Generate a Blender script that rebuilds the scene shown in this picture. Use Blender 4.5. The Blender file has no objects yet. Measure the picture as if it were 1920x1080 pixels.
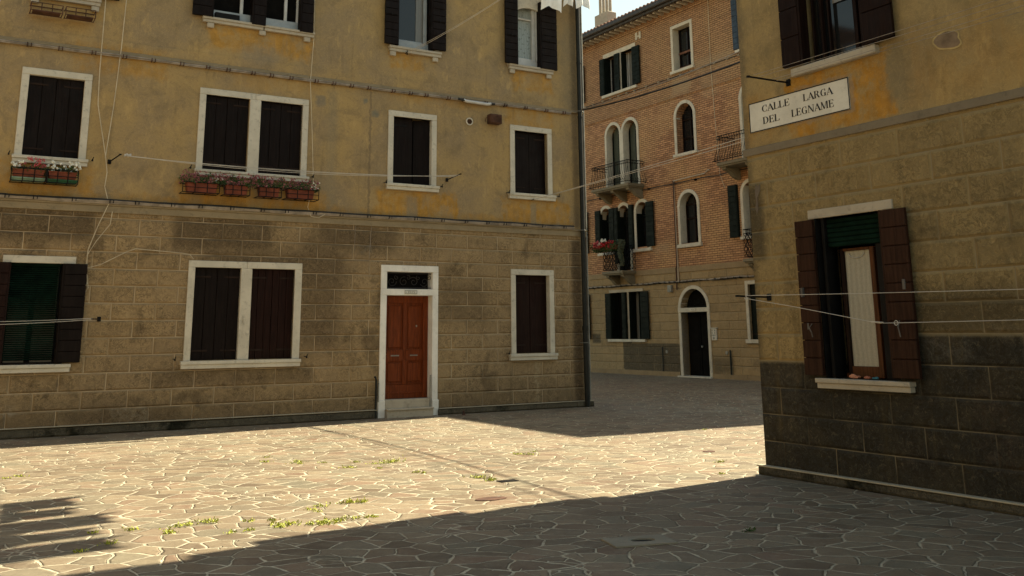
import bpy, bmesh, math, random
from mathutils import Vector, Matrix
from mathutils.geometry import tessellate_polygon
R = math.radians
random.seed(7)
S = bpy.context.scene
COL = S.collection

# ---------------------------------------------------------------- camera
cam = bpy.data.cameras.new('camera')
co = bpy.data.objects.new('camera', cam); COL.objects.link(co); S.camera = co
cam.sensor_width = 36.0
cam.lens = 36.0 * 1800.0 / 1920.0
cam.shift_y = -(540.0 - 229.8) / 1920.0
cam.clip_end = 3000
pitch, roll = R(12.3197), R(-0.5171)
co.matrix_world = (Matrix.Translation((0, 0, 1.6)) @ Matrix.Rotation(R(90) + pitch, 4, 'X') @ Matrix.Rotation(roll, 4, 'Z'))

# ---------------------------------------------------------------- world, sun, exposure
SUN_AZ, SUN_EL = R(37.5), R(45.0)
w = bpy.data.worlds.new("World"); S.world = w; w.use_nodes = True
wt = w.node_tree
sky = wt.nodes.new('ShaderNodeTexSky'); sky.sky_type = 'NISHITA'; sky.sun_disc = False
sky.sun_elevation = SUN_EL; sky.sun_rotation = R(90) - SUN_AZ
sky.air_density = 1.3; sky.dust_density = 1.0; sky.ozone_density = 1.5
tm = wt.nodes.new('ShaderNodeMix'); tm.data_type = 'RGBA'; tm.blend_type = 'MULTIPLY'; tm.inputs[0].default_value = 1.0
wt.links.new(sky.outputs[0], tm.inputs[6]); tm.inputs[7].default_value = (1.0, .87, .63, 1)   # white balance of the picture
wt.links.new(tm.outputs[2], wt.nodes['Background'].inputs[0])
wt.nodes['Background'].inputs[1].default_value = 0.084
sl = bpy.data.lights.new('sun', 'SUN'); sl.energy = 5.0; sl.angle = R(0.5); sl.color = (1.0, 0.885, 0.64)
so = bpy.data.objects.new('sun', sl); COL.objects.link(so)
sd = Vector((math.cos(SUN_AZ) * math.cos(SUN_EL), math.sin(SUN_AZ) * math.cos(SUN_EL), math.sin(SUN_EL)))
so.rotation_euler = sd.to_track_quat('Z', 'Y').to_euler(); so.location = (20, 15, 30)
S.view_settings.view_transform = 'Standard'; S.view_settings.look = 'None'
S.view_settings.exposure = 1.60; S.view_settings.gamma = 1.0; S.view_settings.use_curve_mapping = False
S.render.engine = 'CYCLES'

# ---------------------------------------------------------------- material helpers
class NT:
    def __init__(s, name):
        s.m = bpy.data.materials.new(name); s.m.use_nodes = True
        s.t = s.m.node_tree; s.b = s.t.nodes['Principled BSDF']
        s.tc = s.t.nodes.new('ShaderNodeTexCoord'); s.obj = s.tc.outputs['Object']
    def set(s, sock, v):
        if isinstance(v, bpy.types.NodeSocket): s.t.links.new(v, sock)
        elif isinstance(v, (tuple, list)) and len(v) == 3 and sock.type == 'RGBA': sock.default_value = (*v, 1)
        else: sock.default_value = v
    def node(s, typ, out=0, props=None, **inp):
        n = s.t.nodes.new(typ)
        for k, v in (props or {}).items(): setattr(n, k, v)
        for k, v in inp.items():
            kk = int(k[1:]) if k[0] == 'i' and k[1:].isdigit() else k.replace('_', ' ')
            s.set(n.inputs[kk], v)
        return n.outputs[out]
    def noise(s, scale, detail=4, rough=.55, vec=None, dist=0., out=0):
        return s.node('ShaderNodeTexNoise', out, None, Vector=vec or s.obj, Scale=scale, Detail=detail, Roughness=rough, Distortion=dist)
    def math(s, op, a, b=0., c=0., clamp=False):
        return s.node('ShaderNodeMath', 0, dict(operation=op, use_clamp=clamp), i0=a, i1=b, i2=c)
    def mul(s, a, b): return s.math('MULTIPLY', a, b)
    def add(s, a, b): return s.math('ADD', a, b)
    def mix(s, f, a, b, mode='MIX'):
        n = s.t.nodes.new('ShaderNodeMix'); n.data_type = 'RGBA'; n.blend_type = mode
        s.set(n.inputs[0], f); s.set(n.inputs[6], a); s.set(n.inputs[7], b); return n.outputs[2]
    def ramp(s, v, a, b, lo=0., hi=1., smooth=True):
        n = s.t.nodes.new('ShaderNodeMapRange'); n.interpolation_type = 'SMOOTHSTEP' if smooth else 'LINEAR'
        s.set(n.inputs[0], v); n.inputs[1].default_value = a; n.inputs[2].default_value = b
        n.inputs[3].default_value = lo; n.inputs[4].default_value = hi; return n.outputs[0]
    def map(s, vec, scale=(1, 1, 1), loc=(0, 0, 0), rot=(0, 0, 0)):
        return s.node('ShaderNodeMapping', 0, None, Vector=vec, Location=loc, Rotation=rot, Scale=scale)
    def sep(s, vec=None):
        n = s.t.nodes.new('ShaderNodeSeparateXYZ'); s.set(n.inputs[0], vec or s.obj); return n.outputs
    def comb(s, x, y, z=0.):
        return s.node('ShaderNodeCombineXYZ', 0, None, X=x, Y=y, Z=z)
    def bump(s, h, strength=.5, dist=.02, normal=None):
        n = s.t.nodes.new('ShaderNodeBump'); s.set(n.inputs['Height'], h); n.inputs['Strength'].default_value = strength
        n.inputs['Distance'].default_value = dist
        if normal: s.t.links.new(normal, n.inputs['Normal'])
        return n.outputs[0]
    def out(s, col, rough=.9, normal=None, spec=.3, metal=0.):
        s.set(s.b.inputs['Base Color'], col); s.set(s.b.inputs['Roughness'], rough)
        s.set(s.b.inputs['Specular IOR Level'], spec); s.set(s.b.inputs['Metallic'], metal)
        if normal: s.t.links.new(normal, s.b.inputs['Normal'])
        return s.m
    def box2(s, x, z, x0, x1, z0, z1, soft=.1):
        "soft rectangle mask in the wall plane"
        a = s.math('MULTIPLY', s.ramp(x, x0 - soft, x0 + soft), s.ramp(x, x1 - soft, x1 + soft, 1, 0))
        b = s.math('MULTIPLY', s.ramp(z, z0 - soft, z0 + soft), s.ramp(z, z1 - soft, z1 + soft, 1, 0))
        return s.mul(a, b)

def simple(name, col, rough=.6, var=.25, scale=6, spec=.3, metal=0., bump=.15, bscale=30):
    n = NT(name)
    f = n.ramp(n.noise(scale, 5), .3, .7)
    c = n.mix(f, tuple(v * (1 - var) for v in col), tuple(min(1, v * (1 + var)) for v in col))
    return n.out(c, rough, n.bump(n.noise(bscale, 3), bump, .01), spec, metal)

def ashlar(name, base, tint, joint, dark, row=.295, wid=.73, z0=0., band=None, patches=(), roughface=1.0, mossy=.5, jw=.0115, pale=()):
    """stucco ruled into blocks: joints, block to block tone, swirling tooled faces, soot"""
    n = NT(name); x, y, z = n.sep()
    u = n.add(x, y)
    wob = n.noise(1.3, 2)
    v = n.comb(n.add(u, n.mul(wob, .02)), n.add(n.add(z, -z0), n.mul(wob, .012)))
    br = n.t.nodes.new('ShaderNodeTexBrick'); n.set(br.inputs['Vector'], v)
    br.offset = .5; br.inputs['Scale'].default_value = 1; br.inputs['Brick Width'].default_value = wid
    br.inputs['Row Height'].default_value = row; br.inputs['Mortar Size'].default_value = jw
    br.inputs['Mortar Smooth'].default_value = .5; br.inputs['Bias'].default_value = 0
    br.inputs['Color1'].default_value = (0, 0, 0, 1); br.inputs['Color2'].default_value = (1, 1, 1, 1); br.inputs['Mortar'].default_value = (.5, .5, .5, 1)
    tone = n.node('ShaderNodeSeparateColor', 0, None, Color=br.outputs['Color'])
    jf = br.outputs['Fac']
    jm = n.mul(jf, n.ramp(n.noise(1.7, 4), .34, .62, .15, 1.))
    b2 = n.t.nodes.new('ShaderNodeTexBrick'); n.set(b2.inputs['Vector'], v)
    b2.offset = .5; b2.inputs['Scale'].default_value = 1; b2.inputs['Brick Width'].default_value = wid
    b2.inputs['Row Height'].default_value = row; b2.inputs['Mortar Size'].default_value = .034; b2.inputs['Mortar Smooth'].default_value = .8
    face = n.math('SUBTRACT', 1.0, b2.outputs['Fac'])
    big = n.ramp(n.noise(.55, 5, .6), .35, .68)
    mid = n.ramp(n.noise(3.2, 6, .65), .3, .72)
    c = n.mix(big, base, tint)
    c = n.mix(n.mul(n.ramp(tone, 0, 1), .30), c, tuple(a * .60 for a in base))
    c = n.mix(n.mul(mid, .40), c, tuple(a * .62 for a in base))
    dk = n.mul(n.ramp(n.noise(1.1, 6, .7), .52, .66), mossy)
    if band:
        a, b3, k = band
        dk = n.math('MAXIMUM', dk, n.mul(n.ramp(n.add(z, n.mul(n.noise(2, 3), .25)), b3, a), k))
    for (x0, x1, za, zb, k, soft) in patches:
        dk = n.math('MAXIMUM', dk, n.mul(n.box2(n.add(x, n.mul(n.noise(9, 3), .06)), z, x0, x1, za, zb, soft), n.ramp(n.noise(3, 5), .25, .6, k * .82, k)))
    c = n.mix(dk, c, dark)
    for (x0, x1, za, zb, k, soft, pc) in pale:
        c = n.mix(n.mul(n.box2(n.add(x, n.mul(n.math('SUBTRACT', n.noise(6, 4), .5), .3)), n.add(z, n.mul(n.math('SUBTRACT', n.noise(8, 4), .5), .2)), x0, x1, za, zb, soft), n.ramp(n.noise(12, 5, .7), .38, .6, 0, k * 1.5)), c, pc)
    # tooled face: worm-like marks, darker where soot has settled
    warp = n.node('ShaderNodeVectorMath', 0, dict(operation='SCALE'), Vector=n.noise(9, 3, out=1), Scale=.22)
    wv = n.node('ShaderNodeVectorMath', 0, dict(operation='ADD'), i0=n.obj, i1=warp)
    worm = n.noise(17, 6, .78, vec=wv, dist=1.2)
    pit = n.mul(n.ramp(worm, .48, .57), face)
    soot = n.ramp(n.noise(1.9, 5, .65), .38, .62, .30, 1.0)
    c = n.mix(n.mul(n.mul(pit, soot), .72 * roughface), c, tuple(a * .30 for a in base), 'MIX')
    lite = n.mul(n.ramp(worm, .45, .36), face)
    c = n.mix(n.mul(lite, .28), c, tuple(a * 1.45 for a in tint), 'MIX') if not band or True else c
    c = n.mix(n.mul(dk, .72), c, n.mix(n.ramp(worm, .40, .62), tuple(a * 1.5 for a in dark), tuple(a * .38 for a in dark)))
    c = n.mix(n.mul(n.mul(jm, .9), n.math('SUBTRACT', 1.0, n.mul(dk, n.ramp(n.noise(1.3, 3), .40, .56, 1.0, .35)))), c, joint)
    c = n.mix(n.ramp(n.noise(42, 4, .7), .60, .8, 0, .5), c, tuple(a * .35 for a in dark))
    streak = n.noise(1, 5, .6, vec=n.map(n.obj, (5, 5, .35)))
    c = n.mix(n.ramp(streak, .56, .72, 0, .30), c, tuple(a * .35 for a in base))
    h = n.add(n.mul(n.mul(worm, face), 1.0 * roughface), n.mul(n.noise(55, 3), .2))
    h = n.math('SUBTRACT', n.add(h, n.mul(face, .25)), n.mul(jf, .45))
    return n.out(c, .93, n.bump(h, 1.0, .03), .1)

def stucco(name, grey, ochre, orange, patches=(), scars=()):
    n = NT(name); x, y, z = n.sep()
    big = n.ramp(n.noise(.75, 6, .62), .34, .66)
    c = n.mix(big, grey, ochre)
    c = n.mix(n.mul(n.ramp(n.noise(2.6, 7, .72, dist=.6), .46, .66), .5), c, tuple(a * .64 for a in grey))
    c = n.mix(n.ramp(n.noise(14, 6, .75), .52, .68, 0, .4), c, tuple(a * .6 for a in grey))
    c = n.mix(n.mul(n.ramp(n.noise(4.5, 7, .72, vec=n.map(n.obj, (1, 1, .45))), .54, .68), .5), c, tuple(a * 1.35 for a in ochre))
    wx = n.add(x, n.mul(n.math('SUBTRACT', n.noise(3.5, 4), .5), .55)); wz = n.add(z, n.mul(n.math('SUBTRACT', n.noise(5, 4), .5), .35))
    msk = None
    for (x0, x1, z0, z1, k, soft) in patches:
        b = n.mul(n.box2(wx, wz, x0, x1, z0, z1, soft), k)
        msk = b if msk is None else n.math('MAXIMUM', msk, b)
    if msk is not None:
        msk = n.mul(msk, n.ramp(n.noise(2.6, 7, .72), .36, .56, .10, 1))
        msk = n.mul(msk, n.ramp(n.noise(1, 4, .6, vec=n.map(n.obj, (9, 9, 1.2))), .35, .6, .55, 1))
        oc = n.mix(n.ramp(n.noise(6, 5), .35, .65), orange, tuple(a * .72 for a in orange))
        c = n.mix(msk, c, oc)
    for (x0, x1, z0, z1, col, k, soft) in scars:
        c = n.mix(n.mul(n.box2(n.add(x, n.mul(n.math('SUBTRACT', n.noise(9, 3), .5), .12)), n.add(z, n.mul(n.math('SUBTRACT', n.noise(7, 3), .5), .15)), x0, x1, z0, z1, soft), k), c, col)
    streak = n.noise(1, 5, .6, vec=n.map(n.obj, (7, 7, .5)))
    c = n.mix(n.ramp(streak, .56, .74, 0, .28), c, tuple(a * .45 for a in grey))
    c = n.mix(n.ramp(n.noise(90, 3, .7), .58, .8, 0, .35), c, tuple(a * .5 for a in grey))
    scr = n.noise(5, 8, .75, dist=2.2)
    c = n.mix(n.ramp(n.math('ABSOLUTE', n.math('SUBTRACT', scr, .5)), .012, 0, 0, .35), c, tuple(min(1, a * 1.8) for a in ochre))
    h = n.add(n.mul(n.noise(3, 5), .8), n.add(n.mul(n.noise(28, 4, .7), .3), n.mul(scr, .3)))
    return n.out(c, .93, n.bump(h, .5, .018), .12)

def brickmat(name):
    n = NT(name); x, y, z = n.sep()
    v = n.comb(n.add(n.add(x, y), n.mul(n.noise(9, 2), .012)), n.add(z, n.mul(n.noise(4, 2), .010)))
    br = n.t.nodes.new('ShaderNodeTexBrick'); n.set(br.inputs['Vector'], v)
    br.offset = .5; br.inputs['Scale'].default_value = 1; br.inputs['Brick Width'].default_value = .25
    br.inputs['Row Height'].default_value = .078; br.inputs['Mortar Size'].default_value = .010
    br.inputs['Mortar Smooth'].default_value = .4
    br.inputs['Color1'].default_value = (0, 0, 0, 1); br.inputs['Color2'].default_value = (1, 1, 1, 1); br.inputs['Mortar'].default_value = (.5, .5, .5, 1)
    tone = n.node('ShaderNodeSeparateColor', 0, None, Color=br.outputs['Color']); jf = br.outputs['Fac']
    c = n.mix(n.ramp(tone, 0, 1), (.50, .275, .150), (.31, .165, .095))
    c = n.mix(n.ramp(n.noise(.5, 5), .4, .65, 0, .75), c, (.50, .31, .155))
    c = n.mix(n.mul(n.ramp(n.add(z, n.mul(n.noise(1, 3), .6)), 10.2, 10.6), .45), c, (.30, .20, .115))
    c = n.mix(n.ramp(n.noise(5, 5, .7), .52, .7, 0, .5), c, (.18, .10, .06))
    jd = n.mix(n.ramp(n.noise(.9, 4), .4, .6), (.19, .115, .068), (.085, .050, .032))
    jd = n.mix(n.ramp(n.noise(3.1, 4), .45, .6), jd, (.06, .035, .025))
    rowz = n.math('FRACT', n.math('DIVIDE', n.add(z, n.mul(n.noise(4, 2), .010)), .078))
    c = n.mix(n.mul(n.mul(n.ramp(rowz, .72, .95), n.ramp(n.noise(6, 5, .7), .42, .58)), n.ramp(z, 9.9, 10.8, .45, .9)), c, (.085, .050, .034))
    c = n.mix(n.mul(jf, .9), c, jd)
    for (x0, x1, z0, z1, k) in ((.9, 2.9, 10.9, 11.4, .5), (-2.2, -.9, 4.6, 4.9, .45), (1.2, 2.0, 9.9, 10.8, .3), (-.4, .6, 10.35, 10.95, .6)):
        c = n.mix(n.mul(n.box2(n.add(x, n.mul(n.noise(3, 4), .4)), n.add(z, n.mul(n.noise(4, 4), .3)), x0, x1, z0, z1, .15), k), c, (.36, .27, .17))
    h = n.math('SUBTRACT', n.mul(n.noise(30, 3), .3), n.mul(jf, .8))
    return n.out(c, .93, n.bump(h, .8, .02), .1)

def stonemat(name, col, dirt=(.10, .09, .07), k=.5, rough=.7):
    n = NT(name)
    c = n.mix(n.ramp(n.noise(3, 5), .35, .65), tuple(a * .86 for a in col), col)
    c = n.mix(n.ramp(n.noise(14, 6, .7), .52, .74, 0, k), c, tuple(a * .45 for a in col))
    c = n.mix(n.ramp(n.noise(2.2, 6, .75, vec=n.map(n.obj, (1, 1, .4))), .58, .76, 0, k), c, dirt)
    return n.out(c, rough, n.bump(n.add(n.noise(20, 4), n.mul(n.noise(80, 2), .3)), .35, .008), .3)

def woodmat(name, col, board=None, axis='z', rough=.55, groove=.006, spec=.3):
    n = NT(name); x, y, z = n.sep()
    st = (18, 18, 1.2) if axis != 'x' else (1.2, 18, 18)
    g = n.noise(2.0, 5, .6, vec=n.map(n.obj, st), dist=.4)
    c = n.mix(n.ramp(g, .35, .68), tuple(a * .68 for a in col), tuple(min(1, a * 1.25) for a in col))
    c = n.mix(n.ramp(n.noise(5, 5, .7), .55, .75, 0, .5), c, tuple(a * .5 for a in col))
    return n.out(c, n.ramp(n.noise(6, 3), .3, .7, rough - .12, rough + .12), n.bump(g, .25, .006), spec)

def pavement():
    n = NT('paving'); x, y, z = n.sep()
    wv = n.node('ShaderNodeVectorMath', 0, dict(operation='SCALE'), Vector=n.noise(2.4, 2, out=1), Scale=.16)
    v = n.node('ShaderNodeVectorMath', 0, dict(operation='ADD'), i0=n.comb(x, y), i1=wv)
    v = n.map(v, (1.0, 1.18, 1), rot=(0, 0, R(31)))
    def vor(feat, out, sc=3.7): return n.node('ShaderNodeTexVoronoi', out, dict(feature=feat, voronoi_dimensions='2D'), Vector=v, Scale=sc, Randomness=1.0)
    e = vor('DISTANCE_TO_EDGE', 0); cell = vor('F1', 1)
    r_, g_, b_ = n.node('ShaderNodeSeparateColor', 0, None, Color=cell), None, None
    sc = n.t.nodes.new('ShaderNodeSeparateColor'); n.set(sc.inputs[0], cell)
    cr, cg, cb = sc.outputs
    e2 = n.node('ShaderNodeTexVoronoi', 0, dict(feature='DISTANCE_TO_EDGE', voronoi_dimensions='2D'), Vector=n.map(v, (1, 1, 1), (3.3, 1.7, 0), (0, 0, .7)), Scale=5.2, Randomness=1.0)
    split = n.ramp(n.noise(1.1, 2), .57, .60, 1.0, 0.)
    jw = n.ramp(n.noise(1.9, 4), .3, .7, .020, .052, False)
    e = n.math('MINIMUM', e, n.add(e2, n.mul(split, 1.0)))
    edge = n.add(e, n.mul(n.math('SUBTRACT', n.noise(21, 5, .7), .5), .055))
    joint = n.ramp(n.math('SUBTRACT', edge, jw), -.010, .014, 1, 0)
    stone = n.mix(n.ramp(cr, 0, 1), (.108, .080, .054), (.215, .165, .110))
    stone = n.mix(n.ramp(cg, .6, 1, 0, .55), stone, (.205, .125, .085))
    stone = n.mix(n.ramp(cb, .6, 1, 0, .7), stone, (.145, .138, .100))
    stone = n.mix(n.ramp(n.noise(3.6, 6, .68), .40, .68, 0, .40), stone, (.250, .210, .145))
    stone = n.mix(n.ramp(n.noise(34, 6, .75), .48, .68, 0, .5), stone, (.075, .058, .042))
    stone = n.mix(n.ramp(n.noise(11, 5, .7), .54, .7, 0, .35), stone, (.32, .28, .20))
    mort = n.mix(n.ramp(n.noise(5, 5, .65), .35, .65), (.54, .49, .365), (.33, .295, .22))
    mort = n.mix(n.ramp(n.noise(45, 4), .5, .7, 0, .5), mort, (.15, .125, .09))
    # mortar smeared over stones in worn areas
    wear = n.mul(n.ramp(n.noise(.42, 4, .6), .46, .64), n.ramp(n.noise(9, 5, .7), .36, .58))
    c = n.mix(joint, stone, mort)
    c = n.mix(n.mul(wear, .22), c, (.38, .335, .24))
    # open dark cracks where the mortar has left one side of the joint
    ck = n.ramp(n.math('ABSOLUTE', n.math('SUBTRACT', edge, jw)), .014, 0)
    ck = n.mul(ck, n.ramp(n.noise(3.4, 4), .46, .52))
    c = n.mix(n.mul(ck, .9), c, (.02, .018, .014))
    big = n.ramp(n.noise(.3, 4), .35, .65)
    c = n.mix(n.mul(big, .25), c, (.14, .11, .08))
    h = n.add(n.mul(n.ramp(n.math('SUBTRACT', edge, jw), -.03, .06), 1.0), n.mul(cb, .4))
    h = n.math('SUBTRACT', n.add(h, n.mul(n.noise(14, 5, .6), .35)), n.mul(ck, 1.2))
    return n.out(c, n.ramp(joint, 0, 1, .62, .9), n.bump(n.add(h, n.mul(n.noise(1.5, 2), 1.5)), .6, .02), .2)

M = {}
M['paving'] = pavement()
M['lowA'] = ashlar('tooled_stucco_blocks', (.375, .272, .155), (.435, .312, .165), (.48, .375, .245), (.085, .062, .040), row=.2915, z0=.118, mossy=.45,
                   band=(.05, .95, .38), patches=((-8.9, -7.1, 3.1, 3.72, .55, .12), (-8.4, -5.6, 2.35, 3.2, .5, .25), (-6.6, -5.7, 1.3, 3.4, .45, .25), (-12.5, -10.2, 3.2, 3.75, .6, .15), (-6.2, -4.5, 3.2, 3.75, .5, .2), (-10.5, -8.5, 0, .45, .5, .2), (-3.6, -2.4, 1.8, 2.7, .3, .2), (-.25, .0, 0, 3.6, .6, .06), (-9.1, -6.2, .72, 1.02, .35, .1)),
                   pale=((-11.9, -11.2, .32, .5, .4, .08, (.42, .36, .26)), (-9.7, -9.1, .2, .4, .4, .07, (.42, .36, .26)), (-5.35, -5.05, 3.15, 3.35, .5, .04, (.20, .18, .14)), (-1.30, -1.17, .1, 1.0, .35, .04, (.50, .42, .27))))  # last pale entry paints a streak of reflected sunlight below the right-hand window
M['upA'] = stucco('weathered_ochre_stucco', (.265, .200, .120), (.365, .255, .112), (.44, .235, .048),
                  patches=((-12.2, -10.2, 3.85, 4.5, .8, .08), (-8.9, -6.0, 3.85, 4.35, .85, .08), (-5.0, -3.2, 3.9, 4.46, 1., .05), (-2.1, -.3, 3.9, 4.46, .95, .06), (-10, -.2, 3.9, 4.05, .6, .06),
                           (-10.8, -9.2, 6.2, 6.7, .7, .1), (-8, -6.2, 6.25, 6.6, .35, .1), (-2.0, -.7, 6.15, 6.6, .75, .07), (-4.8, -2.5, 6.35, 6.6, .4, .08),
                           (-8.5, -6.5, 6.95, 7.42, .9, .08), (-4.8, -4.0, 7.05, 7.4, .85, .07), (-1.8, -.7, 6.95, 7.4, .85, .06), (-11.6, -10.4, 7.1, 7.4, .5, .1)),
                  scars=((-5.21, -5.16, 3.8, 6.5, (.13, .10, .07), .55, .012), (-5.35, -5.25, 6.2, 6.32, (.16, .16, .13), .8, .03), (-5.15, -5.0, 5.95, 6.08, (.15, .15, .12), .8, .03),
                         (-6.35, -6.15, 6.05, 6.25, (.17, .155, .125), .7, .04), (-4.35, -4.1, 3.9, 4.35, (.20, .18, .14), .55, .05), (-1.35, -1.2, 3.9, 4.4, (.23, .2, .14), .55, .03), (-.5, .12, 6.6, 9.5, (.20, .16, .10), .6, .15),
                         (-.2, .0, 3.9, 9.5, (.10, .08, .055), .55, .05), (-7.9, -7.2, 6.8, 7.1, (.23, .20, .15), .5, .12), (-6.1, -5.9, 4.0, 6.4, (.22, .19, .13), .4, .08)))
M['lowB'] = ashlar('damp_tooled_stucco_blocks', (.35, .262, .128), (.41, .300, .140), (.29, .235, .145), (.034, .0325, .0275), row=.2955, z0=.080, mossy=.30, roughface=.8,
                   patches=((-1, 2.25, -.2, 1.24, .93, .03), (2.2, 14, -.2, 1.53, .93, .03), (-1, .12, 1.2, 3.6, .6, .1), (2.1, 14, 1.5, 1.95, .45, .15), (.0, .3, 2.4, 3.3, .55, .08)), jw=.008,
                   pale=((2.25, 2.8, 1.28, 1.50, .55, .08, (.21, .195, .165)), (.06, .62, .70, 1.20, .45, .05, (.15, .13, .10)), (2.75, 3.1, .35, 1.1, .4, .1, (.17, .115, .075)), (3.0, 3.6, 1.45, 1.65, .4, .1, (.30, .24, .15)), (1.9, 2.3, .2, .5, .3, .1, (.12, .085, .06))))
M['upB'] = stucco('flaking_olive_stucco', (.24, .185, .100), (.34, .245, .108), (.42, .215, .04),
                  patches=((.75, 2.18, 3.76, 4.45, 1.3, .05), (-.1, .5, 3.75, 4.4, .4, .1), (2.3, 4.5, 3.8, 4.6, .25, .2)),
                  scars=((-.1, .12, 3.6, 9, (.10, .085, .06), .6, .06), (.86, 1.7, 3.9, 4.32, (.24, .21, .17), .5, .02), (2.1, 2.4, 3.9, 4.5, (.17, .14, .085), .5, .08)))
M['bandA'] = stonemat('string_course_stucco', (.27, .215, .135), (.09, .075, .05), .5, .9)
M['bandB'] = stonemat('string_course_stucco', (.20, .165, .115), (.10, .085, .06), .5, .9)
M['plinth'] = ashlar('mossy_plinth_stone', (.13, .115, .085), (.16, .14, .10), (.05, .045, .03), (.018, .019, .012), row=5, wid=9, mossy=.9)
M['cap'] = stonemat('pale_plinth_top', (.42, .37, .27), (.12, .10, .07), .5, .9)
M['stone'] = stonemat('pale_window_stone', (.57, .53, .44), (.20, .17, .12), .7)
M['white'] = stonemat('whitewashed_door_stone', (.78, .76, .71), (.25, .22, .18), .35)
M['stone_dull'] = stonemat('dull_sill_stone', (.42, .37, .29), (.15, .12, .09), .6)
M['shut'] = woodmat('near_black_brown_paint', (.0095, .0062, .0055), spec=.08)
M['shutred'] = woodmat('dark_maroon_paint', (.016, .0065, .005), spec=.08)
M['shutB'] = woodmat('dark_chestnut_paint', (.034, .0155, .0095), spec=.08)
M['shutB2'] = woodmat('black_brown_paint', (.014, .007, .005), spec=.08)
M['shutC'] = woodmat('bottle_green_paint', (.0085, .0125, .0105), spec=.06)
M['shutblue'] = woodmat('deep_blue_paint', (.025, .045, .075), spec=.3)
M['door'] = woodmat('varnished_red_wood', (.150, .030, .006), rough=.5, spec=.2)
M['woodframe'] = woodmat('varnished_brown_wood', (.075, .028, .010), rough=.55, spec=.15)
M['whiteframe'] = simple('white_window_paint', (.50, .50, .49), .5, .1)
M['greymetal'] = simple('grey_sheet_metal', (.30, .32, .33), .45, .12, metal=.2)
M['iron'] = simple('black_iron', (.007, .0065, .0065), .65, .3, spec=.15)
M['hookm'] = simple('dull_hook', (.10, .09, .08), .7)
M['hinge'] = simple('rusty_hinge', (.022, .014, .011), .8, .3, spec=.1)
M['rust'] = simple('rusty_iron', (.075, .035, .022), .8, .4)
M['pipe'] = simple('dark_painted_pipe', (.009, .011, .010), .6, .3)
M['zinc'] = simple('zinc_grey', (.24, .235, .21), .55, .2, metal=.3)
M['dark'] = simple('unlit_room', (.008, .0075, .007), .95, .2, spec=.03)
M['rope'] = simple('pale_cord', (.52, .45, .33), .9, .15)
M['line'] = simple('grey_washing_line', (.50, .47, .42), .7, .1)
M['cable'] = simple('grey_cable', (.27, .235, .20), .6, .3)
M['cableblk'] = simple('black_cable', (.02, .02, .02), .6, .25)
M['cloth'] = simple('white_cotton', (.82, .82, .80), .9, .05, bump=.3, bscale=8)
M['terracotta'] = simple('terracotta', (.17, .045, .024), .8, .25)
M['signwhite'] = stonemat('painted_plaster_white', (.66, .64, .57), (.35, .32, .26), .3, .8)
M['black'] = simple('black_sign_paint', (.012, .011, .012), .7, .2)
M['greenslat'] = simple('green_slat', (.004, .014, .009), .85, .4, spec=.05)
M['tile'] = simple('roof_tile', (.20, .10, .065), .9, .4)
M['gutter'] = simple('dark_gutter', (.045, .042, .042), .5, .25)
M['brick'] = brickmat('old_brick')
M['lowC'] = ashlar('ochre_stucco_blocks', (.37, .275, .155), (.41, .30, .165), (.42, .32, .19), (.075, .066, .050), row=.295, wid=.9, z0=.14, mossy=.18, roughface=.45,
                   patches=((-4.0, -.78, .15, 1.15, .75, .03), (-6.05, -5.5, 1.15, 1.5, .7, .05), (-4.05, -3.5, .2, 1.2, .7, .04), (.9, 1.9, .15, .7, .45, .15)), jw=.009)
M['bandC'] = stonemat('ochre_band', (.30, .22, .125), (.13, .10, .06), .4, .9)
M['gcurtain'] = None
def glass(name, tint=(.012, .013, .014)):
    n = NT(name); n.b.inputs['IOR'].default_value = 1.5
    return n.out(tint, .05, None, .5)
M['glass'] = glass('dark_window_glass')
def curtain(name, col, dots=False):
    n = NT(name); x, y, z = n.sep()
    f = n.node('ShaderNodeTexWave', 1, dict(bands_direction='X'), Vector=n.obj, Scale=5., Distortion=4., Detail=3.)
    c = n.mix(n.ramp(f, .2, .8, 0, 1), tuple(a * .90 for a in col), col)
    c = n.mix(n.ramp(n.noise(60, 3), .45, .6, 0, .25), c, tuple(a * .6 for a in col))
    if dots: c = n.mix(n.ramp(n.noise(13, 3, .5), .58, .63, 0, .7), c, tuple(a * .4 for a in col))
    return n.out(c, .25, n.bump(f, .08, .01), .5)
M['curtain'] = curtain('lace_curtain_behind_glass', (.36, .335, .27))
M['curtaindots'] = curtain('flowered_curtain_behind_glass', (.30, .34, .33), True)
M['curtaingrey'] = curtain('grey_curtain_behind_glass', (.17, .165, .15))
def leafmat(name, a, b):
    n = NT(name)
    c = n.mix(n.ramp(n.noise(22, 3), .35, .65), a, b)
    m = n.out(c, .6, None, .3)
    return m
M['weed'] = leafmat('weed_leaf', (.20, .23, .02), (.44, .47, .05))
M['foliage'] = leafmat('dark_foliage', (.02, .05, .012), (.05, .09, .02))
M['foliagegrey'] = leafmat('grey_foliage', (.07, .09, .06), (.12, .14, .09))
M['petalred'] = leafmat('red_petal', (.35, .008, .012), (.55, .03, .05))
M['petalpink'] = leafmat('pink_petal', (.45, .03, .05), (.55, .13, .13))
M['petalwhite'] = leafmat('white_petal', (.75, .74, .60), (.85, .84, .78))
M['petaldull'] = leafmat('faded_mauve_petal', (.17, .030, .040), (.36, .13, .13))
M['planterg'] = simple('green_planter', (.012, .065, .028), .6, .3)
M['planterp'] = simple('pale_green_planter', (.16, .24, .17), .6, .2)

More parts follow.
